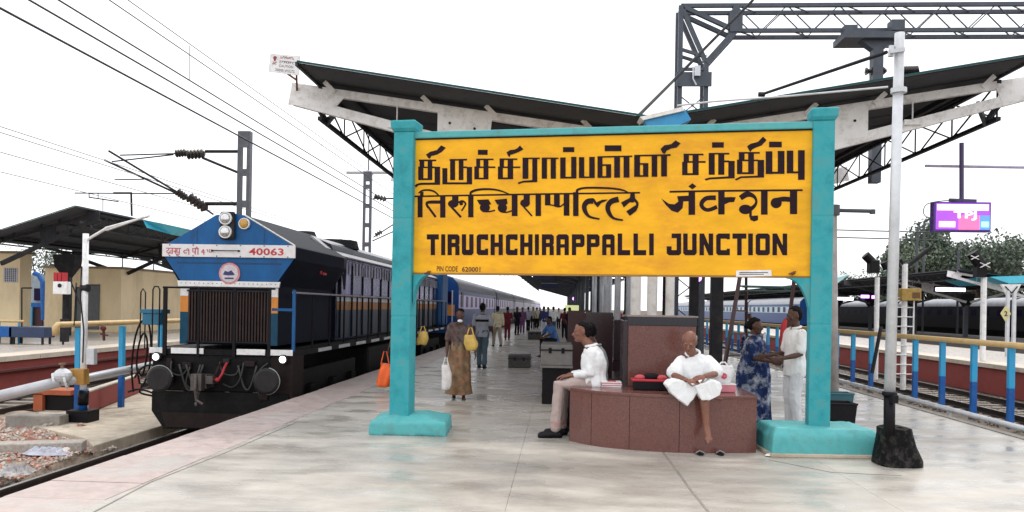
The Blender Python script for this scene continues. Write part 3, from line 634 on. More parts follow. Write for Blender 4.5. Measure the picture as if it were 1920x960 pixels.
m=MB().b2((-.014,-.035,0),(.014,0,.92)); gb=mesh_of(m,'grille_bar',mat('grille_bar',(.045,.03,.028),.55,spec=.2))
for k in range(27): inst(gb,'grille_bar',loco,(XC-.75+k*1.5/26,YF-.004,.87))
m=MB(); m.b2((XC-.79,YF-.05,.835),(XC+.79,YF-.004,.865)); m.b2((XC-.79,YF-.05,1.79),(XC+.79,YF-.004,1.82)); m.build('grille_frame',darks,loco)
# deck and front
m=MB(); m.b2((XC-1.34,YF-.32,.62),(XC+1.34,YF+20.2,.72)); m.build('deck',soot,loco)
for (a,b) in ((-1.34,-1.06),(-.93,-.32),(.30,.83),(.93,1.34)):
    m=MB(); m.b2((XC+a,YF-.345,.64),(XC+b,YF-.322,.745)); m.build('white_step_edge',whitep,loco,bevel=.004)
m=MB(); m.b2((XC-1.30,YF-.30,-.05),(XC+1.30,YF-.05,.619)); m.build('headstock',soot,loco,bevel=.02)
m=MB(); m.b2((XC+.93,YF-.31,-.35),(XC+1.34,YF+.3,.619)); m.build('step_panel',soot2,loco)
for s in (-1,1):
    x=XC+(s*1.18); ringl=MB(); ringl.disc((x,YF-.37,.575),(0,1,0),.085,.08,16); h=ringl.build('ditch_light',darks,loco)
    m=MB(); m.ell((x,YF-.41,.575),(.062,0,0),(0,.02,0),(0,0,.062),14,8); m.build('lens',lampw,h,smooth=True)
for s in (-1,1):
    x=XC+s*.98; m=MB(); m.path([(x,YF-.3,.20),(x,YF-.62,.20)],[.13,.11],16); b=m.build('buffer',soot,loco)
    m=MB(); m.path([(x,YF-.60,.20),(x,YF-.66,.20),(x,YF-.69,.20)],[.235,.235,.19],28); m.build('buffer_disc',mat('buffer_iron',(.022,.02,.021),.55,spec=.25,var=.3),b)
    m=MB(); 
    ri=[(x+math.cos(t)*.236,YF-.64,.20+math.sin(t)*.236) for t in [R(90+ (a-0)*s*-1) for a in range(-80 if s<0 else 10,100 if s<0 else 190,12)]]
    m.path(ri,.012,6); m.build('buffer_rim',mat('rim_grey',(.3,.3,.3),.5,metal=.4),b)
# coupler, hoses, brake parts
m=MB(); m.box((XC-.25,YF-.45,.16),(.26,.4,.24)); m.box((XC-.25,YF-.7,.16),(.20,.16,.30)); m.path([(XC-.25,YF-.78,.3),(XC-.24,YF-.82,.05),(XC-.22,YF-.80,-.15),(XC-.1,YF-.8,-.22)],.03,8); m.box((XC-.05,YF-.6,.20),(.14,.2,.14)); m.build('coupler',mat('coupler_iron',(.10,.085,.08),.5,metal=.5,var=.4,scale=20),loco,bevel=.015)
for (x,c) in ((XC+.13,redc),(XC+.02,None)):
    m=MB(); m.path([(x,YF-.33,.5),(x+.02,YF-.5,.42),(x,YF-.56,.3),(x-.06,YF-.58,.2)],.022,8); m.ell((x-.07,YF-.6,.2),(.05,0,0),(0,.05,0),(0,0,.04)); m.build('brake_hose',redc if c else soot2,loco)
for x0,x1,dz in ((-.75,-.35,.30),(-.62,-.3,.22),(.35,.7,.28)):
    m=MB(); n_=10; m.path([(XC+x0+(x1-x0)*k/n_,YF-.38,.45-dz*1.6*math.sin(math.pi*k/n_)) for k in range(n_+1)],.022,7); m.build('brake_hose',mat('hose_grey',(.025,.025,.025),.5),loco,smooth=True)
for (x0,z0_,sx,sz,mm) in ((-.62,.42,.16,.13,soot2),(.55,.48,.20,.10,soot2),(.12,.52,.12,.09,darks),(-.95,.47,.10,.16,soot2),(.82,-.12,.16,.10,soot2)):
    m=MB(); m.box((XC+x0,YF-.34,z0_),(sx,.07,sz)); m.build('front_box',mm,loco,bevel=.01)
for (pp_) in ([(-.55,.40),(-.6,.1),(-.45,-.02),(-.3,.02)],[(.45,.5),(.4,.2),(.25,.05),(.05,.1)],[(-.9,.5),(-.88,.3),(-.7,.25),(-.6,.4)],[(.9,.5),(.75,.35),(.7,.1),(.78,-.2)],[(0,.5),(.1,.3),(.3,.28),(.36,.45)]):
    m=MB(); m.path(cr([(XC+a,YF-.37-.04*math.sin(i_*1.5),b) for i_,(a,b) in enumerate(pp_)],5),.017,6); m.build('brake_hose',mat('hose_grey',(.025,.025,.025),.5),loco,smooth=True)
m=MB()
for k in range(5): m.ell((XC-.24+.01*(k%2),YF-.70-.02*k,.02-.06*k),(.03,0,0),(0,.012,0),(0,0,.04),8,5)
m.build('coupling_chain',mat('coupler_iron',(.10,.085,.08),.5),loco,kind='stuff')
for z_,h_ in ((2.20,.012),):
    m=MB(); m.b2((XC-1.0,YF-.036,z_+.11),(XC+1.0,YF-.031,z_+.135)); m.build('panel_ledge',mat('blue_panel_line',(.002,.04,.12),.5),face)  # darker blue strip along the panel ledge
for x_ in (-.62,.66):
    m=MB(); m.b2((XC+x_-.006,YF-.034,2.68),(XC+x_+.006,YF-.0305,2.95)); m.build('panel_seam',mat('blue_panel_line',(.002,.04,.12),.5),face)
m=MB()
for k in range(22):
    for z_ in (1.94,): m.disc((XC-.9+k*.0857,YF-.053,z_),(0,1,0),.008,.006,6)
m.build('rivet_row',darks,face,kind='stuff')
m=MB(); m.prism([V((XC+x,YF-.34,z)) for x,z in ((-1.28,-.05),(1.28,-.05),(1.28,-.5),(1.0,-.74),(-1.05,-.74),(-1.28,-.42))],(0,.06,0)); m.build('cow_catcher',soot,loco,bevel=.01)
m=MB(); m.prism([V((XC+x,YF-.365,z)) for x,z in ((-1.08,-.44),(1.1,-.44),(1.0,-.71),(-1.0,-.71))],(0,.02,0)); m.build('plough_plate',soot2,loco,bevel=.005)
# handrails front
hr=[(-1.05,.07),(-.42,.045),(.25,.055),(.90,.05)]
for x,wd in hr:
    m=MB(); m.b2((XC+x-wd/2,YF-.36,.60),(XC+x+wd/2,YF-.325,1.84)); m.build('handrail_post',blackp,loco)
m=MB(); m.tube((XC-1.1,YF-.34,1.85),(XC+1.0,YF-.34,1.85),.018); m.build('handrail',blackp,loco)
m=MB(); m.path([(XC-1.30,YF-.32,.6),(XC-1.30,YF-.32,1.80),(XC-1.27,YF-.32,1.86),(XC-1.2,YF-.32,1.86),(XC-1.17,YF-.32,1.8),(XC-1.17,YF-.32,.6)],.014,6); m.build('handrail_hoop',blackp,loco)
m=MB(); m.path([(XC-1.62,YF-.15,.9),(XC-1.62,YF-.15,1.75),(XC-1.58,YF-.15,1.82),(XC-1.53,YF-.15,1.75),(XC-1.53,YF-.15,.7)],.013,6); m.build('handrail_hoop',blackp,loco)
m=MB(); m.b2((XC-1.6,YF-.2,1.36),(XC-1.2,YF+.15,1.44)); m.b2((XC-1.57,YF-.18,1.15),(XC-1.23,YF+.1,1.36)); m.build('step_box',mat('step_teal',(.015,.14,.24),.5),loco,bevel=.01)
m=MB(); m.b2((XC+LWd,YF-.30,1.45),(XC+1.34,YF-.27,1.50)); m.b2((XC+1.31,YF-.31,.72),(XC+1.36,YF-.26,1.84)); m.build('corner_gate',bluep,loco)
# side handrails
for k in range(17):
    y=YF+.9+k*1.15; m=MB(); m.tube((XC+1.31,y,.6),(XC+1.31,y,1.78),.022,n=6); m.build('handrail_post',blackp,loco)
m=MB(); m.tube((XC+1.31,YF-.28,1.79),(XC+1.31,YF+19.4,1.79),.02,n=6); m.build('handrail',mat('rail_pale',(.35,.33,.38),.4,metal=.3),loco)
for k in range(12):
    m=MB(); m.b2((XC+1.342,YF+1.2+k*1.5,.63),(XC+1.352,YF+2.1+k*1.5,.70)); m.build('white_step_edge',whites,loco)
# long hood behind
yh0,yh1=YF+3.6,YF+18.6
def strip(z0,z1,m_,name,x=.0,y0=yh0):
    m=MB(); 
    for s in (1,): m.b2((XC+LWd-.02,y0,z0),(XC+LWd+.10+x,yh1,z1))
    return m.build(name,m_,loco)
m=MB(); m.rings([[V((XC+x,y,z)) for x,z in ((-1.02,.75),(1.0,.75),(1.0,2.65),(.86,2.98),(.4,3.16),(-.4,3.16),(-.86,2.98),(-1.02,2.65))] for y in (yh0,yh1)]); m.build('long_hood',hoodm,loco)
def sstrip(z0,z1,m_,name,pr): 
    m=MB(); m.b2((XC+1.0,yh0+.1,z0),(XC+1.0+pr,yh1,z1)); m.build(name,m_,loco)
sstrip(1.46,1.66,mat('muted_orange',(.42,.17,.04),.45,var=.25,dirt_or_glare=(.15,.07,.03),damt=.5),'orange_stripe',.012); sstrip(.80,1.458,mat('loco_slate',(.012,.03,.055),.35),'blue_band',.010); sstrip(1.662,1.76,whites,'pale_stripe',.011)
m=MB().b2((0,0,0),(.018,1.02,.85)); pn=mesh_of(m,'hood_door',mat('hood_door',(.018,.03,.14),.22,var=.6,scale=5,dirt_or_glare=(.34,.24,.62),damt=.65,dscale=3,stretch=(1,1,.3)))  # lavender mottling paints purple reflections onto the door panels
for k in range(14): inst(pn,'hood_door',loco,(XC+1.0,yh0+.3+k*1.06,1.83))
m=MB()
for k in range(45): m.b2((XC+1.02,yh0+.35+k*.33,2.32),(XC+1.04,yh0+.50+k*.33,2.62))
m.build('door_louvres',mat('louvre_pale',(.30,.30,.36),.4,var=.6,scale=3),loco,kind='stuff')
m=MB().b2((0,0,0),(.03,.05,1.75)); rb=mesh_of(m,'door_rib',blackp)
for k in range(14): inst(rb,'door_rib',loco,(XC+1.015,yh0+.26+k*1.06,.8))
m=MB(); m.prism([(XC+.5,YF+3.2,3.10),(XC+1.02,YF+3.2,2.70),(XC+1.05,YF+3.2,2.73),(XC+.52,YF+3.2,3.14)],(0,yh1-YF-3.2,0)); m.build('roof_edge',mat('roof_edge_pale',(.42,.42,.45),.45,var=.2),loco)
m=MB(); m.path([(XC+.1,YF+6.3,3.05),(XC+.1,YF+6.3,3.27)],[.72,.66],24); m.build('roof_fan',darks,loco)
m=MB(); m.path([(XC-.0,YF+4.4,3.15),(XC-.0,YF+4.4,3.33)],[.3,.22],16); m.build('roof_vent',darks,loco)
m=MB(); m.box((XC+HW+.002,YF+1.9,2.22),(.02,.22,.05)); m.box((XC+HW-.08,YF+1.9,2.30),(.02,.10,.16)); m.build('side_mark',redp,loco)
# underframe: bogies, tank, wheels
for (y0,y1) in ((YF+.6,YF+4.9),(YF+14.3,YF+18.6)):
    m=MB(); m.b2((XC+.9,y0,-.25),(XC+1.15,y1,.30)); m.b2((XC-1.15,y0,-.25),(XC-.9,y1,.30)); bg_=m.build('bogie_frame',soot,loco,bevel=.03)
    for k in range(3):
        y=y0+.6+k*1.55
        for s in (-1,1):
            m=MB(); m.disc((XC+s*.84,y,-.27),(1,0,0),.53,.13,24); m.build('wheel',soot2,bg_)
            m=MB(); m.box((XC+s*1.2,y,-.15),(.14,.34,.30)); m.build('axle_box',soot,bg_,bevel=.02)
m=MB(); m.b2((XC-1.2,YF+6,-.45),(XC+1.2,YF+13,.5)); m.build('fuel_tank',soot,loco,bevel=.1)
# rear cab
m=MB(); m.b2((XC-1.25,YF+18.6,.72),(XC+1.25,YF+20.4,3.0)); m.build('rear_cab',bluep,loco,bevel=.15)

# ============================================================ COACHES
def coach(name,label,xc,y0,L,side,livery,group,zr=-.8,door=True,band=None,endm=None,nwin=10,parts=True):
    t=thing(name,label,'train coach',(xc,y0,zr),group)
    hw=1.52; prof=[(hw,0.35),(hw,2.35),(hw-.06,2.62),(hw-.30,2.88),(hw-.8,3.05),(0,3.12)]
    full=prof+[(-a,b) for a,b in prof[::-1][1:]]
    full=[(x,z+zr+.8) for x,z in full]
    m=MB(); m.prism([V((xc+x,y0,z)) for x,z in full],(0,L,0)); body=m.build('coach_body',livery,t)
    rf=[(x,z) for x,z in full if z>2.3+zr+.8]
    m=MB(); n=len(rf); r0=[V((xc+x*1.008,y0+.05,z+.012)) for x,z in rf]; m.add(r0+[p+V((0,L-.1,0)) for p in r0],[(i,i+1,n+i+1,n+i) for i in range(n-1)]); m.build('coach_roof',roofg,t,smooth=True)
    for s in side:
        x=xc+s*hw
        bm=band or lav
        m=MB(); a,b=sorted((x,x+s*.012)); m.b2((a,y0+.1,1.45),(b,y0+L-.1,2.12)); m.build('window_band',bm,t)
        w0=MB().b2((-.008,0,0),(.008,L/nwin*.42,.54)); wm=mesh_of(w0,'window',glassd)
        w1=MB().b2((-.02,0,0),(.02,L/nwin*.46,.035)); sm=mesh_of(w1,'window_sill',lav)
        for k in range(nwin):
            y=y0+L*(k+.28)/nwin; o=inst(wm,'window',t,(x+s*.013,y,1.54)); OFF[o]=V((x+s*.013,y,1.54))
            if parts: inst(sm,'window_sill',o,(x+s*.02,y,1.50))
        if parts:
            for yy in (y0+.9,y0+L-1.6):
                m=MB(); a,b=sorted((x+s*.001,x+s*.03)); m.b2((a,yy,.42),(b,yy+.72,2.25)); m.build('door',mat('coach_door',(.02,.03,.06),.4),t)
        m=MB(); 
        for k in range(2): m.b2((x-.06 if s>0 else x,y0+2+k*(L-6.5),-.7),(x if s>0 else x+.06,y0+4.5+k*(L-6.5),-.1))
        m.build('bogie_side',soot,t)
    m=MB(); m.b2((xc-1.2,y0+.3,-.5),(xc+1.2,y0+L-.3,.36)); m.build('underframe',soot,t)
    return t,full
# first coach with visible blue end
t,full=coach('train_coach','blue coach with orange band and rounded end right behind the locomotive',-6.15,36.4,21.5,(1,),coachb,'coaches of the train behind the locomotive')
m=MB(); cx=-6.15
m.prism([V((cx+x*1.0,36.34,z)) for x,z in full],(0,.055,0)); m.build('coach_end',coachb,t)
m=MB(); m.b2((cx-1.1,36.30,1.15),(cx+1.35,36.335,1.65)); m.build('orange_band',orange,t)
m=MB(); m.b2((cx-.5,36.1,.4),(cx+.5,36.33,2.4)); m.build('vestibule',soot,t,bevel=.05)
for s in (-.95,.95):
    m=MB(); m.b2((cx+s-.28,36.31,1.75),(cx+s+.28,36.336,2.25)); m.build('end_window',glassd,t)
m=MB(); m.path([(cx+1.25,36.3,.4),(cx+1.25,36.2,2.3)],.03,6); m.build('hand_bar',whites,t)
ords=['second','third','fourth','fifth','sixth','seventh']
for k in range(6):
    coach('train_coach','slate coach with lavender reflection painted on its window band, %s behind the locomotive'%ords[k],-6.15,58.6+k*22.2,21.6,(1,),coachg,'coaches of the train behind the locomotive',parts=k<2)
# train on the right beyond second platform
cyb=mat('coach_pale_cyan',(.42,.60,.70),.35,var=.25,scale=1.5)
for k in range(4):
    t,full=coach('train_coach',['dark blue coach with pale cyan window band standing nearest beyond the ladder','coach with pale window band, second in the train beyond the ladder','coach with pale window band, third in the train beyond the ladder','farthest coach of the train beyond the ladder'][k],25.0,80+k*22.2,21.6,(-1,),coachb,'coaches of the train seen under the right of the sign',band=cyb,parts=k<1)
# dark train behind the right platforms
for k in range(3):
    coach('train_coach',['unlit near black coach behind the yellow signal box, nearest of its train','unlit near black coach, middle of the dark train under the right canopy','unlit near black coach, farthest of the dark train under the right canopy'][k],38.3,46+k*22.2,21.6,(-1,),mat('coach_dark',(.004,.005,.008),.5),'coaches of the dark train on the right',band=mat('band_dark',(.008,.012,.02),.5),parts=False)

# ============================================================ CANOPIES
def canopy(label,xv,y0,nfr,sp,wl,wr,zv,zl,zr,zcolbase,near,cols='pipe',coff=.35,csp=None,lattice=True,length=120,edge=sheet_t,cat='canopy'):
    t=thing('platform_canopy',label,cat,(xv,y0,0))
    # sheets
    for s,wd,zt in ((-1,wl,zl),(1,wr,zr)):
        xt=xv+s*(wd-.35); nw=8
        def panel(yl):
            m=MB(); vs=[];n=int(yl/.07)
            for k in range(n+1):
                y=k*yl/n; dz=.02*(k%2)
                vs+= [(0,y,dz),(s*(wd-.35),y,dz+zt-zv)]
            fs=[(2*k,2*k+1,2*k+3,2*k+2) for k in range(n)]; m.add(vs,fs)
            vs2=[(a,b,c+.012) for a,b,c in vs]; m.add(vs2,[f[::-1] for f in fs]); return m
        pm=mesh_of(panel(1.04),'roof_sheet',sheet)
        for k in range(near): inst(pm,'roof_sheet',t,(xv,y0-.9+k*1.0,zv+.12+.0015*(k%2)))
        m=MB(); m.prism([(xv,y0-.9+near,zv+.12),(xt,y0-.9+near,zt+.12),(xt,y0-.9+near,zt+.135),(xv,y0-.9+near,zv+.135)],(0,length-near,0)); m.build('distant_sheeting',sheet,t)
        m=MB(); m.bar((xv,y0-.93,zv+.145),(xt,y0-.93,zt+.145),.02,.03); m.build('sheet_edge',edge,t)
        m=MB(); m.bar((xt+s*.02,y0-.9,zt+.12),(xt+s*.02,y0-.9+length,zt+.12),.04,.06); m.build('eave_edge',sheet,t)
        # purlins
        for f in (.12,.35,.6,.85):
            m=MB(); x=xv+s*wd*f; z=zv+(zt-zv)*f+.065; m.b2((x-.03,y0+.10,z-.05),(x+.03,y0+length-1,z+.04)); m.build('purlin',darks,t)
        # frames
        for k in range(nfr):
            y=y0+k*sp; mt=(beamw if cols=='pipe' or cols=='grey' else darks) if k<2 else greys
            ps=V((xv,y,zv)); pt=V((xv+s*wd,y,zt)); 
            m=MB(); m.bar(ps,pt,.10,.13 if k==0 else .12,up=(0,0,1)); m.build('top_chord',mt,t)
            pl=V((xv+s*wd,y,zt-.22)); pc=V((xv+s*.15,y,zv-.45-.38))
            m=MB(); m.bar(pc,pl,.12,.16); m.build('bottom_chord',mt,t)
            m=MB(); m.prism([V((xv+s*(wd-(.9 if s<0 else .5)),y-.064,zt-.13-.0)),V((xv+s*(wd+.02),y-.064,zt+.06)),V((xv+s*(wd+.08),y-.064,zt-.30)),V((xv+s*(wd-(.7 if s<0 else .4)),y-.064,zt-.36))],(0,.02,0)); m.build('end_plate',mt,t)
            if k<3:
                m=MB(); f0,f1=.43,.585
                def pt_(f,dz): return V((xv+s*wd*f,y-.070,zv+(zt-zv)*f+dz))
                m.prism([pt_(f0,.04),pt_(f1,.04),pt_(f1,-.50+.10*0),pt_(f0+.01,-.52)],(0,.02,0)); g=m.build('gusset_plate',mt,t)
                m=MB(); 
                for fx,dz in ((.48,-.25),(.55,-.22)): m.disc(pt_(fx,dz)+V((0,-.004,0)),(0,1,0),.022,.02,8)
                m.build('bolt',darks,g)
                for f in (.15,.42,.60,.88):
                    a=pt_(f,.0); b=pt_(f+.03,.15); m=MB(); m.bar(a,b,.02,.075,up=(0,0,1)); m.build('purlin_cleat',mt,t)
                a=pt_(.70,-.05); m=MB(); m.tube(a,a+V((0,0,-.32)),.012); m.box(a+V((0,-.02,-.34)),(.28,.06,.08)); m.build('junction_box',mt,t)
        if lattice:
            x=xv+s*(wd-.45); zt2=zt-.02; zb=zt-.60 if s>0 else zt-.52; nn=26; st=1.45
            for z in (zt2,zb):
                m=MB(); m.b2((x-.035,y0-.05,z-.03),(x+.035,y0+length-2,z+.03)); m.build('lattice_chord',darks,t)
            far=MB()
            for k in range(int((length-3)/st)):
                ya=y0+k*st; yb=ya+st; fl=k%2
                segs=[((x,ya,zb if fl else zt2),(x,yb,zt2 if fl else zb)),((x+.05,ya,zt2 if fl else zb),(x+.05,yb,zb if fl else zt2)),((x,ya,zb),(x,ya,zt2))]
                for i,(a,b) in enumerate(segs):
                    if k<16: 
                        m=MB(); m.bar(a,b,.022,.022); m.build('lattice_bar',darks,t)
                    else: far.bar(a,b,.03,.03)
            far.build('distant_lattice',darks,t,kind='stuff')
            # inverted V bracket at near end
            m=MB(); m.bar((x+s*.06,y0-.03,zt-.3),(x-s*.02,y0+.3,zb),.05,.09); m.bar((x-s*.3,y0,zt-.35),(x-s*.02,y0+.3,zb),.05,.09); m.build('end_bracket',greys,t)
    # valley gutter
    m=MB(); m.b2((xv-.18,y0-.8,zv+.02),(xv+.18,y0+length,zv+.10)); m.build('gutter',sheet,t)
    # columns
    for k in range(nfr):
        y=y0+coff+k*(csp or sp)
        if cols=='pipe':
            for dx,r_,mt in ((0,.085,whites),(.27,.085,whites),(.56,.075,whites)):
                m=MB(); m.tube((xv+dx-.1,y,zcolbase),(xv+dx-.1,y,zv-.1),r_,n=14); m.build('column',whitep if k==0 else mt if k<3 else greys,t,smooth=True)  # nearest columns painted whiter to stand for the light on them
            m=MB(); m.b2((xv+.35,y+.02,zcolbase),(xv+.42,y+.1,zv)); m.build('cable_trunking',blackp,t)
        else:
            m=MB(); m.b2((xv-.14,y-.14,zcolbase),(xv+.14,y+.14,zv-.2)); m.build('column',darks if cols=='dark' else greys,t,bevel=.02)
            m=MB(); m.rings([[V((xv+a*w_,y+b*w_*.6,z)) for a,b in ((-1,-1),(1,-1),(1,1),(-1,1))] for z,w_ in ((zv-1.2,.16),(zv-.7,.45),(zv-.2,.5))]); m.build('column_head',darks,t)
    return t
can1=canopy('butterfly roofed platform canopy with pale steel frame rising behind the station sign',1.35,13.0,16,8.0,5.80,5.90,4.33,5.17,5.28,0,22,length=140)
canopy('dark butterfly canopy over the left platform with cream buildings below',-21.6,29.5,7,9.0,4.6,4.0,3.75,4.6,4.92,0,10,cols='dark',coff=4.4,csp=15,length=110)
canopy('dark butterfly canopy at far right beyond the tracks above the black coaches',29.6,51,6,9.0,5.7,5.7,3.35,4.25,4.3,0,10,cols='grey',length=110)
# cyan sheets at canopy ends
m=MB(); a=W(865/3.2+0,0,y=36) ; 
m.prism([W(268,412,y=33),W(300,418,y=33),W(345,428,y=34),W(322,440,y=34),W(275,427,y=33)],(0,1.2,.0)); o=m.build('roof_flap',cyanp); tag(o,'bright cyan roof sheet at the corner of the left canopy beside the locomotive','roof sheet')
m=MB(); m.prism([W(1856,519,y=49.5),W(1935,516,y=49.5),W(1935,530,y=49.5),W(1893,532,y=49.5)],(0,6,.0)); tag(m.build('roof_flap',cyanp),'bright cyan valley sheet on top of the far right canopy','roof sheet')
m=MB(); m.prism([W(1562,523,y=49.5),W(1592,514,y=49.5),W(1562,538,y=49.5)],(0,4,.0)); tag(m.build('roof_flap',mat('pale_cyan_sheet',(.4,.62,.64),.5)),'small pale cyan roof corner left of the tall white pole','roof sheet')
# blue valley drain cover on our canopy
m=MB(); P_=[W(1208,224,y=11.9),W(1215,240,y=11.9),W(1262,240,y=11.9),W(1296,224,y=11.9),W(1284,204,y=11.9)]; m.prism(P_,(0,.5,.03)); vf=m.build('valley_cover',blue_s,can1); 
m=MB(); m.prism([W(1200,219,y=11.85),W(1206,225,y=11.85),W(1284,207,y=11.85),W(1280,200,y=11.85)],(0,.5,.03)); m.build('valley_cover',beamw,can1)
# our canopy: ceiling tube lamps and iron columns, hanging signs far in
for (px,yy,wd,hh,lab) in ((1343,14.2,.20,0,'dark riveted iron column'),(1300,16.5,.17,0,'dark column')):
    p=W(px,600,y=yy); m=MB(); m.b2((p.x-wd/2,yy-.1,0),(p.x+wd/2,yy+.1,4.6)); m.build('iron_column',darks,can1,bevel=.01)
for k in range(8):
    y=20+k*6.0
    for x in (-1.6,4.2):
        m=MB(); m.b2((x-.6,y-.03,3.95),(x+.6,y+.03,4.0)); tb=m.build('ceiling_tube',tubel); tag(tb,'glowing tube light under the %s wing of the platform canopy, %s from the sign'%('left' if x<0 else 'right',['first','second','third','fourth','fifth','sixth','seventh','last'][k]),'light','tube lights under the platform canopy')
c=W(1306,521,y=17); m=MB(); m.ell(c,(.11,0,0),(0,.11,0),(0,0,.09),10,6); tag(m.build('violet_lamp',viol),'glowing violet lamp beside the dark column under the sign','lamp')
c=W(1072,578,y=46); m=MB(); m.box(c,(.8,.15,.35)); tag(m.build('hanging_board',mat('lit_yellow',(.8,.8,.3),.5,emit=(.8,.85,.45),es=.5)),'small lit yellow green hanging board far along the platform','sign')
for k in range(6):
    y=24+k*11; x=2.6 if k%2 else -.9
    m=MB(); m.b2((x-.7,y-.05,3.25),(x+.7,y+.05,3.65)); tb=m.build('hanging_sign',mat('sign_dark_blue',(.02,.03,.09),.5)); tag(tb,'dark hanging sign board under the platform canopy, %s from the station sign'%['first','second','third','fourth','fifth','last'][k],'sign','hanging sign boards under the canopy')
    m=MB(); m.b2((x-.72,y-.055,3.64),(x+.72,y+.055,3.67)); m.build('sign_rim',whites,tb)
    for q in (-.5,.5): m=MB(); m.tube((x+q,y,3.67),(x+q,y,4.4),.015,n=5); m.build('hanger_rod',darks,tb)
for k in range(5):
    y=17.5+k*8; t_=thing('standing_block','dark granite column bench number '+'x' if 0 else 'dark granite block around the canopy columns, %s along the platform'%['nearest','second','third','fourth','farthest'][k],'bench',(1.6,y,0),'granite blocks round the canopy columns')
    m=MB(); m.b2((.95,y,0),(2.4,y+1.3,.45)); m.build('block_base',granite_d,t_,bevel=.01); m=MB(); m.b2((1.2,y+.3,.452),(2.2,y+.9,1.35)); m.build('block_back',granite_d,t_,bevel=.01)
for k,(px,py,yy,rr_) in enumerate(((1121,566,40,.16),(1140,588,30,.10),(1186,524,24,.12),(1238,560,60,.2),(1078,560,70,.22))):  # leftmost, fourth and rightmost lamps are added for a purple glow
    m=MB(); m.ell(W(px,py,y=yy),(rr_,0,0),(0,rr_,0),(0,0,rr_*.8),10,6); tag(m.build('violet_lamp',viol),'violet lamp glowing under the platform canopy, %s of the five from the left'%['second','third','fourth','added as rightmost','added as leftmost'][k],'lamp','violet lamps under the platform canopy')
# second canopy lights
for (px,py,yy,L,mm,lab) in ((1782,543,50,1.7,tubel,'bright white tube light under the far right canopy'),(1580,560,60,1.5,tubel,'short pale tube light beside the tall white pole'),(1622,556,55,.5,viol,'blue violet lamp under the far right canopy'),(1640,557,55.5,.35,viol,'small blue violet lamp close to the white signal post')):
    c=W(px,py,y=yy); m=MB(); m.box(c,(L,.12,.2)); tag(m.build('tube_light',mm),lab,'light')
# danger board at the left canopy tip
dp=12.6
dz=thing('danger_board','small white high voltage warning board with skull at the left tip of the canopy','sign',W(548,150,y=dp))
q=[W(503,134,y=dp),W(560,141,y=dp),W(563,105,y=dp),W(507,100,y=dp)]
m=MB(); m.prism(q,(0,.02,0)); m.build('plate',whitep,dz)
def bil(u,v,off=-.004):
    a=q[0].lerp(q[1],u); b=q[3].lerp(q[2],u); r_=a.lerp(b,v); r_.y+=off; return r_
redk=mat('skull_red',(.30,.05,.07),.6); grk=mat('faded_print',(.28,.20,.22),.6)
m=MB()
m.add([bil(.17+.06*math.cos(t*math.pi/6),.78+.1*math.sin(t*math.pi/6)) for t in range(12)],[tuple(range(12))]); m.add([bil(.14,.72),bil(.2,.72),bil(.2,.6),bil(.14,.6)],[(0,1,2,3)])
for a,b in (((.10,.58),(.24,.42)),((.10,.42),(.24,.58))): m.bar(bil(*a),bil(*b),.004,.014,up=(0,1,0))
m.build('skull_mark',redk,dz)
for i,(tx,u0,u1,v0) in enumerate((('danger',.36,.82,.77),('volts',.34,.84,.52),('CAUTION',.33,.80,.32),('25000 VOLTS',.22,.86,.08))):
    if i<2:
        m=MB()
        for k in range(7):
            uu=u0+(u1-u0)*k/7; m.bar(bil(uu,v0+.02),bil(uu+.01,v0+.13),.004,.008,up=(0,1,0)); m.bar(bil(uu,v0+(.13 if k%2 else .02)),bil(uu+.05,v0+(.13 if k%3 else .02)),.004,.007,up=(0,1,0))
        m.bar(bil(u0,v0+.13),bil(u1,v0+.13),.004,.006,up=(0,1,0)) if i else None
        m.build('print_line',redk if i==0 else grk,dz)
    else:
        Wd=(bil(u1,v0)-bil(u0,v0)).length
        text(tx,'print_line',grk,dz,lambda u,v,u0=u0,u1=u1,v0=v0,Wd=Wd:bil(u0+(u1-u0)*u/Wd,v0+v),Wd,.14,.01)
m=MB(); m.bar(W(556,140,y=dp+.03),W(557,170,y=dp+.35),.03,.03); m.bar(W(540,139,y=dp+.03),W(556,150,y=dp+.35),.03,.02); m.build('bracket',rust,dz)

# ============================================================ FENCES
def fence(label,x,y0,n,sp,zt,name='platform_fence',dy=0,zbase=-.0,rail=yrail,bot=True,z0=0):
    t=thing(name,label,'fence',(x,y0,zbase))
    for k in range(n):
        y=y0+.5+k*sp
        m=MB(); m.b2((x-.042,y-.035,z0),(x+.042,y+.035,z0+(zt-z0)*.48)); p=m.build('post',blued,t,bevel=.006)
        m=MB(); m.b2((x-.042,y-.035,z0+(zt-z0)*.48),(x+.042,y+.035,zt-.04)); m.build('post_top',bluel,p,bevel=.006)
    m=MB(); m.tube((x,y0,zt),(x,y0+n*sp,zt),.045,n=12); m.build('top_rail',rail,t,smooth=True)
    if bot: m=MB(); m.tube((x-.10,y0-.8,z0+.07),(x-.10,y0+n*sp,z0+.07),.042,n=12); m.build('bottom_rail',whites,t,smooth=True)
    return t
fr=fence('blue post railing with ochre top pipe along the right platform edge',6.40,11.25,48,1.02,1.18)
m=MB(); m.path([(6.40,11.25,1.18),(6.40,11.17,1.14),(6.40,11.14,1.02),(6.42,11.14,.1)],.04,8); m.build('end_bend',rust,fr)
m=MB()
for k in range(20): m.tube((6.3,10.9+k*2.4,-.2),(6.3,10.9+k*2.4,.04),.03,n=6)
m.build('rail_support',whites,fr)
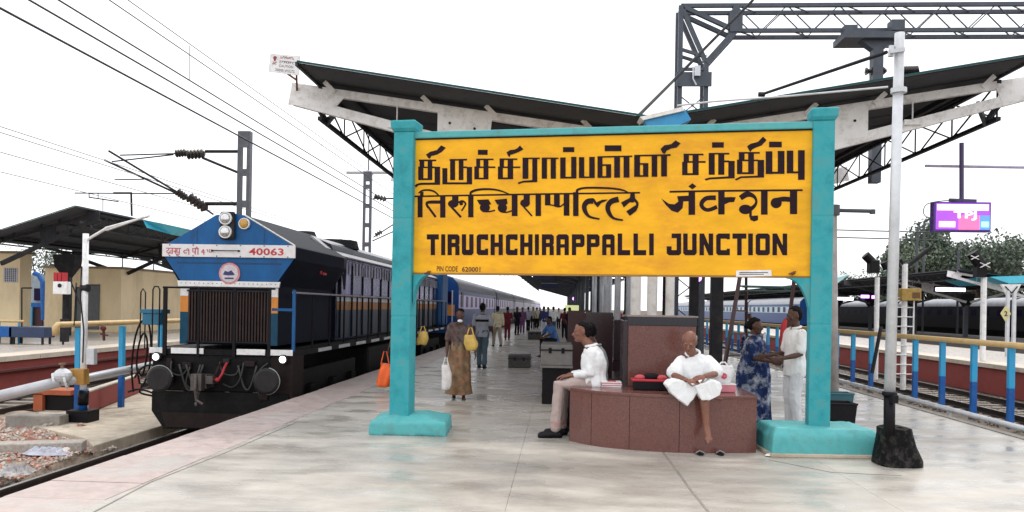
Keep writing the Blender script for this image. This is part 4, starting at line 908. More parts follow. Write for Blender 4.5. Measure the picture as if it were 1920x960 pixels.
# left fence
FL=thing('pipe_fence','ochre pipe rail on light blue posts left of the locomotive track','fence',(-9.7,15.5,-.78))
def fpost(y):
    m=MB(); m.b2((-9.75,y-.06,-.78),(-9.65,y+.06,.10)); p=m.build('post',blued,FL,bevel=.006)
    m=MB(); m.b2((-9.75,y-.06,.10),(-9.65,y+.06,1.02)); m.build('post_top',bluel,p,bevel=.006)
for px in (228,300): 
    yy=W(px,700,x=-9.7).y; fpost(yy)
yy=W(147,700,x=-9.7).y; fpost(yy)
for k in range(8): fpost(23+k*2.6)
ya=W(105,607,x=-9.7).y; za=1.10
m=MB(); m.path([(-9.7,ya,za-.2),(-9.7,ya-.02,za-.05),(-9.7,ya+.06,za),(-9.7,ya+30,za)],.06,10); m.build('top_rail',yrail,FL,smooth=True)
m=MB(); y=W(192,620,x=-9.62).y; m.ell((-9.6,y,za-.1),(.06,0,0),(0,.06,0),(0,0,.06)); m.tube((-9.6,y,za-.05),(-9.6,y+.03,za-.36),.03,n=6); m.tube((-9.66,y,za-.22),(-9.5,y,za-.25),.018,n=6); m.build('rusty_valve',mat('rusty_maroon',(.12,.03,.03),.8),FL)
# hoses
hz=thing('rubber_hoses','black rubber hoses draped over the ochre pipe rail beside the locomotive','hose',W(268,740,y=16.2))
for (pp,yy) in (([(250,735),(247,690),(252,640),(262,608),(272,600),(280,612),(283,650),(280,690),(272,715),(262,735),(285,742)],16.6),([(262,720),(256,680),(262,640),(270,625),(276,640),(274,675),(266,705),(258,690)],16.5),([(252,708),(266,690),(284,684),(292,690)],16.4),([(240,735),(262,730),(290,738)],16.3)):
    m=MB(); q_=cr([tuple(W(a,b,y=yy)) for a,b in pp],4); m.path(q_,.022,6); m.build('hose',blackp,hz,smooth=True)
# ============================================================ LEFT POLE, PIPE, LOW WALL
bp=W(155,788,z=-.76)
lp=thing('lamp_pole','white tube lamp pole with blue and black foot standing in rubble at left','lamp post',bp)
top=W(161,438,y=bp.y)
m=MB(); m.tube(bp+V((0,0,.16)),top,.062,.055,n=12); m.build('pole',whitep,lp,smooth=True)
m=MB(); m.tube(bp+V((-.0,0,.18)),bp+V((.0,0,.60)),.085,.08,n=12); m.build('blue_sleeve',blued,lp,smooth=True)
m=MB(); m.tube(bp+V((0,.0,.3)),bp+V((.01,0,.58)),.10,.10,n=12); m.build('black_sleeve',blackp,lp,smooth=True)
m=MB(); m.box(bp+V((0,0,.09)),(.45,.4,.24)); m.build('base_block',blackp,lp,bevel=.02)
a=W(166,448,y=bp.y); b=W(200,428,y=bp.y-.2); c=W(280,405,y=bp.y-.5)
m=MB(); m.path([a,b],.028,8); m.path([b,c],[.05,.035],8,flat=.6); m.build('lamp_arm',whitep,lp)
m=MB(); m.bar(b+V((0,0,-.035)),c+V((-.1,0,-.02)),.05,.03); m.build('lamp_tube',mat('tube_off',(.7,.7,.72),.3),lp)
m=MB(); m.tube(W(166,540,y=bp.y),W(153,540,y=bp.y),.08,n=10); m.path([W(153,500,y=bp.y-.06),W(151,560,y=bp.y-.07),W(157,620,y=bp.y-.06),W(155,680,y=bp.y-.06)],.014,6); m.build('cable_strap',darks,lp)
c=W(148,706,y=bp.y-.12); m=MB(); m.box(c,(.32,.2,.30),taper=.92); m.build('terminal_box',mat('box_ochre',(.42,.22,.05),.6),lp,bevel=.01)
c=W(172,668,y=bp.y-.02); m=MB(); m.box(c,(.16,.12,.32)); m.build('meter_box',whites,lp,bevel=.01)
m=MB(); m.tube(W(143,530,y=bp.y+.1),W(139,610,y=bp.y+.1),.012,n=5); m.bar(W(130,520,y=bp.y+.1),W(150,570,y=bp.y+.1),.02,.02);m.build('stay_wire',darks,lp)
# water pipe
wp=thing('water_pipe','fat grey water pipe with round valve body running past the lamp pole','pipe',W(115,720,y=14.6))
P_=[W(-40,752,y=14.2),W(60,728,y=14.5),W(112,716,y=14.7),W(150,712,y=15.0),W(215,698,y=16.2),W(300,682,y=17.6)]
m=MB(); m.path(P_[:3],.105,14); m.build('pipe',pipeg,wp,smooth=True); m=MB(); m.path(P_[2:],.085,14); m.build('pipe',pipeg,wp,smooth=True)
c=W(118,706,y=14.7); m=MB(); m.ell(c+V((0,0,.02)),(.17,0,0),(0,.15,0),(0,0,.14),14,8); m.disc(P_[2]+V((-.1,0,.02)),P_[2]-P_[1],.15,.04,16); m.disc(P_[2]+V((.12,0,.02)),P_[2]-P_[1],.15,.04,16); m.build('valve_body',whites,wp,smooth=False)
m=MB(); m.tube(c,c+V((-.02,0,.26)),.04,.03,n=8); m.disc(c+V((-.02,0,.24)),(0,0,1),.06,.03,10); m.build('valve_stem',mat('brass_dark',(.2,.12,.08),.5),wp)
# red low wall
a=W(62,770,z=-.76); 
rw=thing('low_wall','low red painted trough wall with pale top under the pipe','wall',W(170,770,z=-.76))
p1_=W(165,775,z=-.76);p2_=W(262,735,z=-.76)
m=MB(); m.prism([p1_,p2_,p2_+V((-.25,.5,0)),p1_+V((-.3,.5,0))],(0,0,.42)); m.build('wall_body',redw,rw)
m=MB(); m.prism([p1_+V((0,0,.42)),p2_+V((0,0,.42)),p2_+V((-.25,.5,.42)),p1_+V((-.3,.5,.42))],(0,0,.04)); m.build('wall_cap',capw,rw,bevel=.01)
tr=thing('brick_trough','open dark box of red bricks left of the lamp pole','trough',W(100,770,z=-.76))
p1_=W(62,768,z=-.76);p2_=W(140,768,z=-.76)
m=MB(); m.b2((p1_.x,p1_.y,-.78),(p1_.x+.2,p1_.y+.6,-.42)); m.b2((p1_.x,p1_.y,-.44),(p2_.x,p1_.y+.6,-.34)); m.build('brick_shell',mat('orange_brick',(.38,.10,.04),.8,bump=.4),tr)
m=MB(); m.b2((p1_.x+.2,p1_.y+.1,-.78),(p2_.x,p1_.y+.6,-.441)); m.build('dark_opening',blackp,tr)

# ============================================================ LEFT BUILDINGS
def bld(label,x0,x1,y0,y1,h,feat=None):
    t=thing('building',label,'building',((x0+x1)/2,y0,0))
    m=MB(); m.b2((x0,y0,0),(x1,y1,h)); m.build('wall',cream,t)
    m=MB(); m.b2((x0-.12,y0-.12,h),(x1+.12,y1+.1,h+.10)); m.build('roof_edge',mat('roof_edge_cream',(.25,.2,.14),.8),t)
    return t
yb=38.0
p=W(85,502,y=yb); q2=W(228,502,y=yb); t=bld('cream building with flat roof and grey doors behind the left lamp pole',p.x,q2.x,yb,yb+30,p.z)
for (a,b,c,d,mm) in ((165,186,535,618,'a'),(145,153,540,618,'b')):
    A_=W(a,c,y=yb);B_=W(b,d,y=yb); m=MB(); m.b2((A_.x,yb-.05,max(0.02,B_.z)),(B_.x,yb+.02,A_.z)); dr=m.build('door',mat('door_grey',(.10,.11,.12),.5),t)
    m=MB(); m.b2((A_.x-.05,yb-.07,0.01),(A_.x,yb+.02,A_.z+.05)); m.b2((A_.x,yb-.07,A_.z+.001),(B_.x,yb+.02,A_.z+.05)); m.build('door_frame',mat('door_frame',(.04,.03,.03),.6),dr)
m=MB()
for k in range(10):
    y=yb-.1+k*3; m.tube((q2.x+.1,y,p.z+.1),(q2.x+.1,y,p.z+.8),.03,n=5)
m.tube((p.x,yb,p.z+.75),(q2.x+.1,yb,p.z+.75),.03,n=5); m.tube((q2.x+.1,yb,p.z+.8),(q2.x+.1,yb+28,p.z+.8),.03,n=5); m.build('roof_railing',darks,t)
yb=33.0
p=W(-60,474,y=yb); q2=W(38,474,y=yb); t=bld('cream block with honeycomb vent at the left picture edge',p.x,q2.x,yb,yb+.75,p.z)
A_=W(8,502,y=yb);B_=W(33,530,y=yb); m=MB(); m.b2((A_.x,yb-.03,B_.z),(B_.x,yb+.01,A_.z)); wn=m.build('vent_screen',mat('vent_pale',(.45,.45,.5),.6),t)
m=MB()
for i in range(6):
    for j in range(7):
        x=A_.x+.06+i*(B_.x-A_.x-.08)/6; z=B_.z+.05+j*(A_.z-B_.z-.05)/7; m.b2((x,yb-.036,z),(x+.05,yb-.032,z+.05))
m.build('vent_holes',blackp,wn,kind='stuff')
m=MB(); m.tube(W(41,540,y=yb-.1),W(41,618,y=yb-.1),.03,n=5); m.tube(W(41,540,y=yb-.1),W(60,540,y=yb-.1),.03,n=5); m.build('drain_pipe',darks,t)
# things between buildings
t=thing('kiosk','blue and pale kiosk with dark opening between the two cream buildings','kiosk',W(68,620,y=45))
a=W(52,515,y=45);b=W(84,615,y=45)
m=MB(); m.b2((a.x,45,0),(b.x,48,a.z)); m.build('kiosk_body',mat('kiosk_grey',(.30,.36,.40),.6,var=.3,scale=2),t)
m=MB(); m.b2((a.x,44.9,0),(b.x-.1,45,1.1)); m.build('counter_opening',mat('maroon_dark',(.05,.015,.02),.6),t); m=MB(); m.b2((a.x,44.8,1.1),(b.x,44.9,1.35)); m.build('counter',blued,t)
m=MB(); m.b2((a.x+.5,44.85,1.5),(a.x+.95,44.99,2.2)); m.build('window',glassd,t); m=MB(); m.b2((a.x+.25,44.7,.0),(a.x+.5,44.8,1.1)); m.build('kiosk_post',bluel,t)
m=MB(); q_=[W(64,512,y=44.5),W(72,515,y=44.5),W(80,528,y=44.5),W(82,600,y=44.5)]; m.path(q_,.14,8); m.build('blue_pipe_frame',blued,t)
# bench-like boxes at the left platform
for i,(px,py,w_,lab,mm) in enumerate(((10,625,.9,'blue seat box at the far left platform edge',blued),(60,622,1.3,'dark blue handcart near the kiosk',mat('cart_navy',(.02,.04,.1),.6)),)):
    c=W(px,630,y=27); m=MB(); c.z=0; t=thing('platform_box',lab,'box',c)
    m.box(c+V((0,0,.42)),(w_,.6,.36)); m.build('box_body',mm,t,bevel=.02); m=MB()
    for a in (-1,1):
        for b in (-1,1): m.box(c+V((a*w_*.4,b*.2,.12)),(.06,.06,.24))
    m.build('box_legs',darks,t)
m=MB(); c=W(20,602,y=27); m.tube(c+V((-1,0,0)),c+V((.5,0,0)),.045,n=8); t=thing('barrier_rail','short ochre barrier rail at far left platform','railing',c); m.build('rail_bar',yrail,t); m=MB(); m.tube((c.x+.3,27,0),(c.x+.3,27,c.z),.03,n=6); m.tube((c.x-.4,27,0),(c.x-.4,27,c.z),.03,n=6); m.build('rail_post',bluel,t)
# signal box on column
t=thing('indicator_box','red and white cabinet hung on the dark column of the left canopy','cabinet',W(116,552,y=27))
a=W(104,511,y=27);b=W(128,528,y=27)
for k in range(3): m=MB(); m.b2((a.x+k*.15,26.9,b.z),(a.x+k*.15+.12,27.05,a.z)); m.build('red_flag_panel',redc,t)
a=W(104,528,y=27);b=W(130,552,y=27); m=MB(); m.b2((a.x,26.85,b.z),(b.x,27.1,a.z)); m.build('cabinet',whitep,t,bevel=.02); m=MB(); m.disc(((a.x+b.x)/2,26.84,(a.z+b.z)/2+.08),(0,1,0),.07,.03,12); m.build('dial',darks,t)
m=MB(); m.tube((a.x+.25,27.1,0),(a.x+.25,27.1,b.z),.04,n=6); m.box((a.x+.3,27.1,.5),(.25,.15,.8)); m.build('cabinet_post',darks,t)

# ============================================================ OVERHEAD EQUIPMENT
OHEG='overhead line masts'
def lat_mast(label,px0,px1,pt,x,zb=-.8,depth=.35):
    c=W((px0+px1)/2,pt,x=x); wd=(px1-px0)/FOC*c.y
    t=thing('overhead_line_mast',label,'mast',(c.x,c.y,zb),OHEG)
    for s in (-1,1):
        m=MB(); m.b2((c.x+s*wd/2-.05,c.y-.1,zb),(c.x+s*wd/2+.05,c.y+.1,c.z)); m.build('channel',mat('mast_grey',(.10,.105,.12),.5,spec=.3,var=.2),t)
    z=zb+.5
    while z<c.z-.75: m=MB(); m.b2((c.x-wd/2,c.y-.104,z),(c.x+wd/2,c.y-.09,z+.22)); m.build('batten_plate',MC['mast_grey'],t); z+=.95
    m=MB(); m.b2((c.x-wd/2,c.y-.104,c.z-.5),(c.x+wd/2,c.y-.09,c.z+.001)); m.build('batten_plate',MC['mast_grey'],t)
    return t,c
def insul(p,q,parent,r=.07,k=6):
    p=V(p);q=V(q); m=MB()
    for i in range(k):
        a=p.lerp(q,(i+.2)/k); b=p.lerp(q,(i+.8)/k); m.path([a,b],[r,r*.55],8)
    m.tube(p,q,r*.4,n=6); m.build('insulator',mat('insulator_brown',(.04,.03,.03),.4),parent)
t,c=lat_mast('grey batten plate mast rising behind the locomotive roof',451,469,247,-9.6)
y=c.y
def L(a,b,r,par,mm=darks,name='cantilever_tube',y_=None,y2=None):
    m=MB(); m.tube(W(*a,y=y_ if y_ else y),W(*b,y=y2 if y2 else (y_ if y_ else y)),r,n=6); m.build(name,mm,par)
L((450,284),(385,284),.05,t); L((450,325),(380,296),.045,t); insul(W(330,288,y=y),W(350,286,y=y),t,.13,4); insul(W(352,290,y=y),W(384,288,y=y),t,.16,5); L((332,288),(225,291),.022,t); L((325,290),(210,303),.022,t)
L((450,382),(385,382),.06,t); insul(W(333,360,y=y),W(350,372,y=y),t,.13,4); insul(W(355,370,y=y),W(388,392,y=y),t,.17,5); L((335,362),(204,283),.035,t); L((330,362),(196,300),.035,t); L((385,392),(400,402),.03,t)
L((140,362),(330,363),.02,t); L((215,337),(270,336),.02,t)
t,c=lat_mast('thin distant lattice mast left of the sign pillar',684,696,322,-9.6); y=c.y
L((650,323),(746,323),.10,t,whites,'cross_arm'); L((700,372),(742,372),.04,t); insul(W(702,368,y=y),W(724,374,y=y),t,.16,4); L((700,445),(742,418),.03,t); L((698,452),(742,432),.03,t); insul(W(704,441,y=y),W(716,434,y=y),t,.14,3); m=MB(); m.tube(W(692,230,y=y),W(691,322,y=y),.03,n=5); m.build('top_spike',darks,t)
t=thing('overhead_line_mast','small dark overhead bracket mast above the left canopy','mast',W(246,400,y=34),OHEG); y=34
L((246,362),(247,405),.05,t,name='post'); L((213,362),(247,362),.05,t); L((140,362),(330,363),.015,t); L((168,370),(222,378),.03,t); L((167,362),(167,371),.025,t); L((184,362),(184,372),.02,t); L((193,395),(193,362+10),.02,t); 
# wires
def wire(label,px,py,x,z_=None,r=.010,y0=None,sag=0):
    p=W(px,py,x=x); m=MB(); ye=240
    m.tube((x,2.0,p.z),(x,ye,p.z),r,n=4); return tag(m.build('overhead_wire',mat('wire_dark',(.03,.03,.035),.5)),label,'wire','overhead wires above the left tracks')
wire('lowest dark overhead wire crossing the upper left sky',0,15,-6.3,r=.017)
wire('second overhead wire from below in the upper left sky',55,0,-6.3,r=.015)
wire('third overhead wire entering at the top left',110,0,-6.9,r=.015)
wire('fourth overhead wire entering at the top left',205,0,-7.4,r=.012)
wire('uppermost thin overhead wire at the top left',240,0,-7.3,r=.010)
mw=mat('wire_pale',(.35,.35,.37),.6); MC['wire_dark']
for i,(py,xx) in enumerate(((237,-12.9),(248,-12.9),(285,-13.5),(322,-14.5))):
    p=W(0,py,x=xx); m=MB(); m.tube((xx,4,p.z),(xx,200,p.z),.013,n=4); tag(m.build('overhead_wire',mw),['faint upper wire at the left edge of the sky','faint wire just below the uppermost faint one at left','faint middle wire at the left edge','faint lowest wire at the left edge'][i],'wire','overhead wires above the left tracks')
for (px,p0y,p1y,yy) in ((355,85,150,13),(603,262,276,28)):
    m=MB(); m.tube(W(px,p0y,y=yy),W(px,p1y,y=yy),.006,n=4); tag(m.build('wire_dropper',MC['wire_dark']),'thin vertical dropper joining two overhead wires at pixel column left' if 0 else ('thin vertical dropper between wires in the upper left sky' if px<400 else 'short faint dropper between wires left of the canopy'),'wire')
# portal gantry (top right)
gt=thing('overhead_portal','dark steel box lattice portal with knee braces spanning the top right sky','gantry',W(1295,200,y=20))
gy0,gy1=20.0,20.5
xl=2.86; xr0=3.50; zt_=9.12; zb_=8.50
gm=mat('portal_steel',(.075,.085,.105),.5,spec=.3,var=.2,scale=5)
def gbar(a,b,w_=.08,name='portal_bar'):
    m=MB(); m.bar(a,b,w_,w_); m.build(name,gm,gt)
for yy in (gy0,gy1):
    gbar((xl,yy,0),(xl,yy,zt_),.11,'portal_column'); gbar((xr0,yy,0),(xr0,yy,7.75),.11,'portal_column')
    gbar((xl,yy,zt_),(26,yy,zt_),.09,'portal_chord'); gbar((4.2,yy,zb_),(26,yy,zb_),.09,'portal_chord')
    gbar((xr0,yy,7.7),(4.2,yy,zb_),.14); gbar((xl,yy,zt_),(xr0,yy,7.7),.10); gbar((xl,yy,zt_),(4.2,yy,zb_),.10); gbar((4.2,yy,zb_),(4.2,yy,zt_),.16)
    gbar((xl,yy,8.05),(xr0,yy,7.85),.07); gbar((xl,yy,7.55),(xr0,yy,7.55),.07)
    k=0; x=4.2; far=MB()
    while x<14:
        a,b=(zb_,zt_) if k%2 else (zt_,zb_); gbar((x,yy,a),(x+.62,yy,b),.025,'portal_lacing'); x+=.62; k+=1
for k in range(8): gbar((4.2+k*1.3,gy0,zb_),(4.85+k*1.3,gy1,zb_),.025,'portal_lacing'); gbar((4.2+k*1.3,gy0,zt_),(4.85+k*1.3,gy1,zt_),.025,'portal_lacing')
for k in range(9): 
    z=6.9-k*.75; gbar((xl,gy0,z),(xr0,gy0,z-.5),.025,'portal_lacing'); gbar((xr0,gy0,z),(xl,gy0,z-.5),.025,'portal_lacing')
m=MB(); m.b2((xl-.1,gy0-.12,7.10),(xr0+.12,gy0-.08,7.45)); m.build('clamp_plate',gm,gt)
m=MB(); m.b2((4.05,gy0-.1,zb_-.05),(4.35,gy0-.07,zt_-.15)); m.build('gusset',gm,gt)
m=MB(); p=W(1300,125,y=19.8); m.path([p,p+V((0,0,-.3)),p+V((.08,0,-.45))],.02,6); m.box(p+V((.1,0,-.1)),(.14,.05,.25)); m.build('pulley',whites,gt)
# drop post below portal
yy=19.7
m=MB(); m.b2((W(1575,72,y=yy).x,yy-.3,W(1575,78,y=yy).z),(W(1688,60,y=yy).x,yy+.5,W(1688,66,y=yy).z)); m.build('drop_arm',gm,gt)
for q_,h_ in ((W(1592,58,y=yy),.2),(W(1680,50,y=yy),.25)): m=MB(); m.box(q_,(.3,.3,h_)); m.build('drop_clamp',gm,gt)
pa=W(1644,78,y=yy); m=MB(); m.rings([[pa+V((s_*x,t_*.12,z)) for s_,t_ in ((-1,-1),(1,-1),(1,1),(-1,1))] for z,x in ((0,.42),(-.22,.12),(-3.4,.11))]); m.build('drop_post',gm,gt)
insul(W(1622,134,y=yy),W(1662,133,y=yy),gt,.10,5)
insul(W(1688,137,y=yy),W(1722,136,y=yy),gt,.17,7); m=MB(); m.tube(W(1722,137,y=yy),W(1770,142,y=yy),.03,n=6); m.build('register_tube',gm,gt)
m=MB(); m.path([W(1425,178,y=yy),W(1662,98,y=yy-5)],.035,7); m.disc(W(1428,177,y=yy),(1,0,0),.06,.15,8); m.build('stay_tube',darks,gt)
m=MB(); m.path([W(1412,0,y=18),W(1330,82,y=17),W(1262,152,y=16),W(1196,218,y=14)],.03,6); o=m.build('guy_cable',darks); tag(o,'dark slanting cable in front of the portal column','cable')
m=MB(); m.path([W(1270,198,y=11.6),W(1340,190,y=11.6),W(1480,180,y=11.4),W(1665,163,y=11.0)],.014,6); o=m.build('thin_conduit',whites); tag(o,'thin pale conduit running above the right wing of the canopy','conduit')

# ============================================================ NEAR WHITE POLE (right)
pb=W(1668,806,y=8.55); base=V((3.62,8.65,0)); 
wp_=thing('lamp_pole','tall silver white pole with black foot in a rough black concrete block at right','lamp post',(pb.x,8.6,0))
pt=W(1687,62,y=8.6); pj=W(1668,738,y=8.6); pe=W(1667,815,y=8.6)
m=MB(); m.tube(pj,pt,.055,.049,n=16); m.build('pole',whites,wp_,smooth=True)
m=MB(); m.tube(pe,pj,.056,.056,n=16); m.tube(pj+V((0,0,-.02)),pj+V((0,0,.02)),.075,n=16); m.build('black_lower_pole',blackp,wp_,smooth=True)
n_=14; rings=[]
rr=random.Random(3); cx,cy=3.60,8.72
for (z,rx,ry) in ((0,.235,.22),(.05,.225,.21),(.2,.19,.175),(.33,.17,.155),(.39,.155,.145),(.405,.1,.09)):
    rings.append([V((cx-.05*z*2+math.copysign(abs(math.cos(a))**.6,math.cos(a))*rx*rr.uniform(.94,1.05),cy+math.copysign(abs(math.sin(a))**.6,math.sin(a))*ry*rr.uniform(.94,1.05),z+rr.uniform(-.01,.01)*(z>0))) for a in [2*math.pi*k/n_ for k in range(n_)]])
m=MB(); m.rings(rings); m.build('concrete_base',blackr,wp_,bevel=.01)
m=MB(); a=W(1690,95,y=8.6); m.bar(W(1668,97,y=8.55),W(1696,93,y=8.55),.04,.04); m.tube(W(1670,106,y=8.6),W(1672,86,y=8.6),.03,n=6); m.build('clamp',whites,wp_); m=MB(); m.disc(W(1685,170,y=8.6),(0,0,1),.08,.05,12); m.build('clamp',whites,wp_)
m=MB(); a=W(1676,748,y=8.5); m.box(a,(.06,.08,.08)); m.build('clamp_bolt',blackp,wp_)
# grey pipe behind right pillar with bracket
c=W(1562,780,z=0); t=thing('pipe_column','grey round pipe column with short arm just right of the turquoise pillar','column',c)
tp=W(1559,400,y=c.y); m=MB(); m.tube(c,tp,.085,.08,n=14); m.build('pipe',mat('pipe_worn',(.33,.31,.30),.5,var=.2,dirt_or_glare=(.2,.16,.14),damt=.5),t,smooth=True)
m=MB(); a=W(1562,398,y=c.y); m.disc(a+V((0,0,.03)),(0,0,1),.10,.16,12); m.tube(a+V((.05,0,.03)),W(1634,396,y=c.y),.03,n=8); m.disc(W(1636,397,y=c.y),(0,0,1),.045,.07,8); m.build('arm',greys,t)
# bins
for (px,py,w_,h,mm,lab,yy) in ((1568,800,.42,.40,blackp,'black rubbish bin in front of the teal one behind the sign footing',10.9),(1572,775,.34,.42,mat('teal_bin',(.02,.10,.13),.5),'dark teal crate with a rim behind the black bin',12.0)):
    c=W(px,py,z=0); c=V((W(px,py,y=yy).x,yy,0)); t=thing('rubbish_bin',lab,'bin',c); m=MB(); m.rings([[c+V((s_*a,t_*a*.8,z)) for s_,t_ in ((-1,-1),(1,-1),(1,1),(-1,1))] for z,a in ((0,w_*.42),(h,w_*.5),(h-.001,w_*.46),(.05,w_*.4))],caps=False); m.add([c+V((s_*w_*.42,t_*w_*.33,.03)) for s_,t_ in ((-1,-1),(1,-1),(1,1),(-1,1))],[(0,1,2,3)]); m.build('bin_body',mm,t); m=MB(); m.path([c+V((s_*w_*.5,t_*w_*.4,h)) for s_,t_ in ((-1,-1),(1,-1),(1,1),(-1,1),(-1,-1))],.015,6); m.build('bin_rim',mm,t)
# LED screen
ty=13.35
ts=thing('display_screen','glowing purple and pink display screen reading TPJ hanging from the right canopy','screen',W(1803,400,y=ty))
a=W(1751,378,y=ty); b=W(1858,435,y=ty)
m=MB(); m.b2((a.x,ty,b.z),(b.x,ty+.14,a.z)); m.build('case',mat('case_violet',(.08,.03,.25),.4),ts,bevel=.01)
def q4(x0,y0,x1,y1,d,mm,name):
    A_=W(x0,y0,y=ty);B_=W(x1,y1,y=ty); m=MB(); m.b2((A_.x,ty-d,B_.z),(B_.x,ty-d+.004,A_.z)); return m.build(name,mm,ts)
q4(1755,381,1855,431,.006,purp,'screen_field'); q4(1757,383,1853,395,.012,scrw,'screen_bar'); q4(1797,404,1836,431,.011,scrr,'screen_red_patch'); q4(1836,404,1855,431,.011,scrb,'screen_blue_patch')
q4(1760,415,1790,426,.017,scrw,'screen_bar'); q4(1839,416,1853,426,.017,scrc,'screen_cyan_patch')
pp=W(1788,413,y=ty-.02); text('TPJ','screen_text',scrw,ts,lambda u,v:pp+V((u,0,v)),.36,.15,.03)
m=MB(); m.tube(W(1803,268,y=ty+.05),W(1803,378,y=ty+.05),.035,n=10); m.bar(W(1780,375,y=ty+.05),W(1830,377,y=ty+.05),.05,.05); m.build('hanger',mat('hanger_violet',(.06,.04,.12),.5),ts)
m=MB(); m.path(cr([tuple(W(a_,b_,y=ty)) for a_,b_ in ((1752,410),(1735,405),(1732,392),(1745,380),(1795,374))],5),.008,5); m.build('cable',greys,ts)
m=MB(); m.tube(W(1735,311,y=ty+.3),W(1925,314,y=ty+.3),.025,n=6); tag(m.build('thin_conduit',mat('pipe_lilac',(.45,.40,.55),.5)),'thin pale lilac pipe crossing below the lattice at the right edge','conduit')

# ============================================================ SIGNALS ETC (right)
SG='trackside signals on the right'
def post(px,py0,py1,x=None,y=None,r=.07,mm=whitep,par=None,name='post'):
    a=W(px,py0,y=y);  m=MB(); m.tube((a.x,y,-.8),(a.x,y,a.z),r,n=8); m.build(name,mm,par); return a
y=30
t=thing('signal_post','white post with black tilted signal lamp head just left of the tall silver pole','signal',W(1645,640,y=y),SG)
post(1645,520,0,y=y,r=.09,par=t); m=MB(); m.b2((W(1637,0,y=y).x,y-.2,W(1640,512,y=y).z),(W(1655,0,y=y).x,y+.2,W(1640,488,y=y).z)); m.build('signal_head',blackp,t,bevel=.03)
m=MB(); m.tube(W(1622,478,y=y),W(1642,498,y=y),.16,n=10); m.tube(W(1656,492,y=y),W(1662,505,y=y),.12,n=8); m.build('signal_hood',blackp,t)
y=26
t=thing('signal_post','white lattice ladder post carrying an ochre relay box','signal',W(1700,650,y=y),SG)
a=W(1697,495,y=y); m=MB(); m.tube((a.x,y,-.8),a,.09,n=8); m.build('post',whitep,t)
A_=W(1685,541,y=y);B_=W(1721,564,y=y); m=MB(); m.b2((A_.x,y-.25,B_.z),(B_.x,y+.2,A_.z)); m.build('relay_box',mat('relay_ochre',(.38,.24,.05),.6,var=.3,scale=8),t,bevel=.02)
m=MB(); m.b2((A_.x+.32,y-.262,A_.z-.3),(A_.x+.55,y-.252,A_.z-.12)); m.build('relay_label',mat('relay_dark',(.12,.06,.02),.6),t)
for dx in (-.28,.25): m=MB(); m.tube((a.x+dx,y-.1,-.6),(a.x+dx,y-.1,B_.z),.025,n=6); m.build('ladder_rail',whitep,t)
m=MB()
for k in range(9): m.tube((a.x-.28,y-.1,-.3+k*.3),(a.x+.25,y-.1,-.3+k*.3),.018,n=5)
m.build('ladder_rungs',whitep,t)
m=MB(); m.tube(W(1700,500,y=y),W(1743,466,y=y),.07,n=8); m.tube(W(1697,500,y=y),W(1688,486,y=y),.05,n=8); m.build('tilted_arm',darks,t)
y=29
t=thing('signal_post','white post with black heads carrying white crosses','signal',W(1845,640,y=y),SG)
a=W(1845,520,y=y); m=MB(); m.tube((a.x,y,-.8),a,.10,n=8); m.build('post',whitep,t)
m=MB(); m.b2((W(1837,0,y=y).x,y-.15,a.z),(W(1855,0,y=y).x,y+.15,W(0,488,y=y).z+.3)); m.tube(W(1822,474,y=y),W(1840,500,y=y),.2,n=8); m.build('signal_head',blackp,t)
for (cx_,cy_,s_) in ((1828,483,7),(1847,497,9)):
    m=MB(); m.bar(W(cx_-s_,cy_-s_*.5,y=y-.26),W(cx_+s_,cy_+s_*.5,y=y-.26),.02,.06,up=(0,1,0)); m.bar(W(cx_-s_,cy_+s_*.5,y=y-.28),W(cx_+s_,cy_-s_*.5,y=y-.28),.02,.06,up=(0,1,0)); m.build('white_cross',whitep,t)
y=33
t=thing('signal_post','pale grey twin post with a yellow diamond plate at the right','signal',W(1896,640,y=y),SG)
for px in (1890,1902): post(px,545,0,y=y,r=.08,mm=whites,par=t)
m=MB(); m.prism([W(1878,533,y=y),W(1915,533,y=y),W(1905,552,y=y),W(1888,552,y=y)],(0,.12,0)); m.build('head_plate',whitep,t)
m=MB(); m.bar(W(1885,537,y=y-.05),W(1897,550,y=y-.05),.03,.05,up=(0,1,0)); m.bar(W(1908,537,y=y-.05),W(1897,550,y=y-.05),.03,.05,up=(0,1,0)); m.build('vee_mark',darks,t)
m=MB(); c=W(1886,588,y=y-.15); m.prism([c+V((-.2,0,0)),c+V((0,0,-.32)),c+V((.2,0,0)),c+V((0,0,.32))],(0,.03,0)); dpl=m.build('diamond_plate',mat('diamond_yellow',(.55,.50,.25),.5),t)
text('2','diamond_number',blackp,dpl,lambda u,v:c+V((-.06+u,-.006,-.1+v)),.12,.2,.02)
for (px,pt_,yy,lab) in ((1720,430,70,'tall thin grey lamp post in front of the trees'),(1733,415,74,'thin bent lamp post before the trees'),(1797,470,70,'short grey mast before the middle of the trees')):
    a=W(px,pt_,y=yy); t=thing('distant_lamp_post',lab,'lamp post',(a.x,yy,-.8)); m=MB(); m.tube((a.x,yy,-.8),a,.1,n=6); m.build('post',greys,t); m=MB(); m.tube(a,a+V((.8,0,.5)),.07,n=6); m.build('arm',greys,t)
for (py_,x2) in ((431,1690),(445,1680)):
    m=MB(); m.tube(W(1566,py_,y=40),W(1760,py_+5,y=40),.03,n=4); tag(m.build('overhead_wire',MC['wire_dark']),'cross span wire right of the sign pillar, %s of the two'%('upper' if py_==431 else 'lower'),'wire')
# leaning rods near the fence
m=MB(); m.tube(W(1652,612,y=13),W(1635,700,y=13),.03,n=6); m.build('leaning_rod',darks,fr)
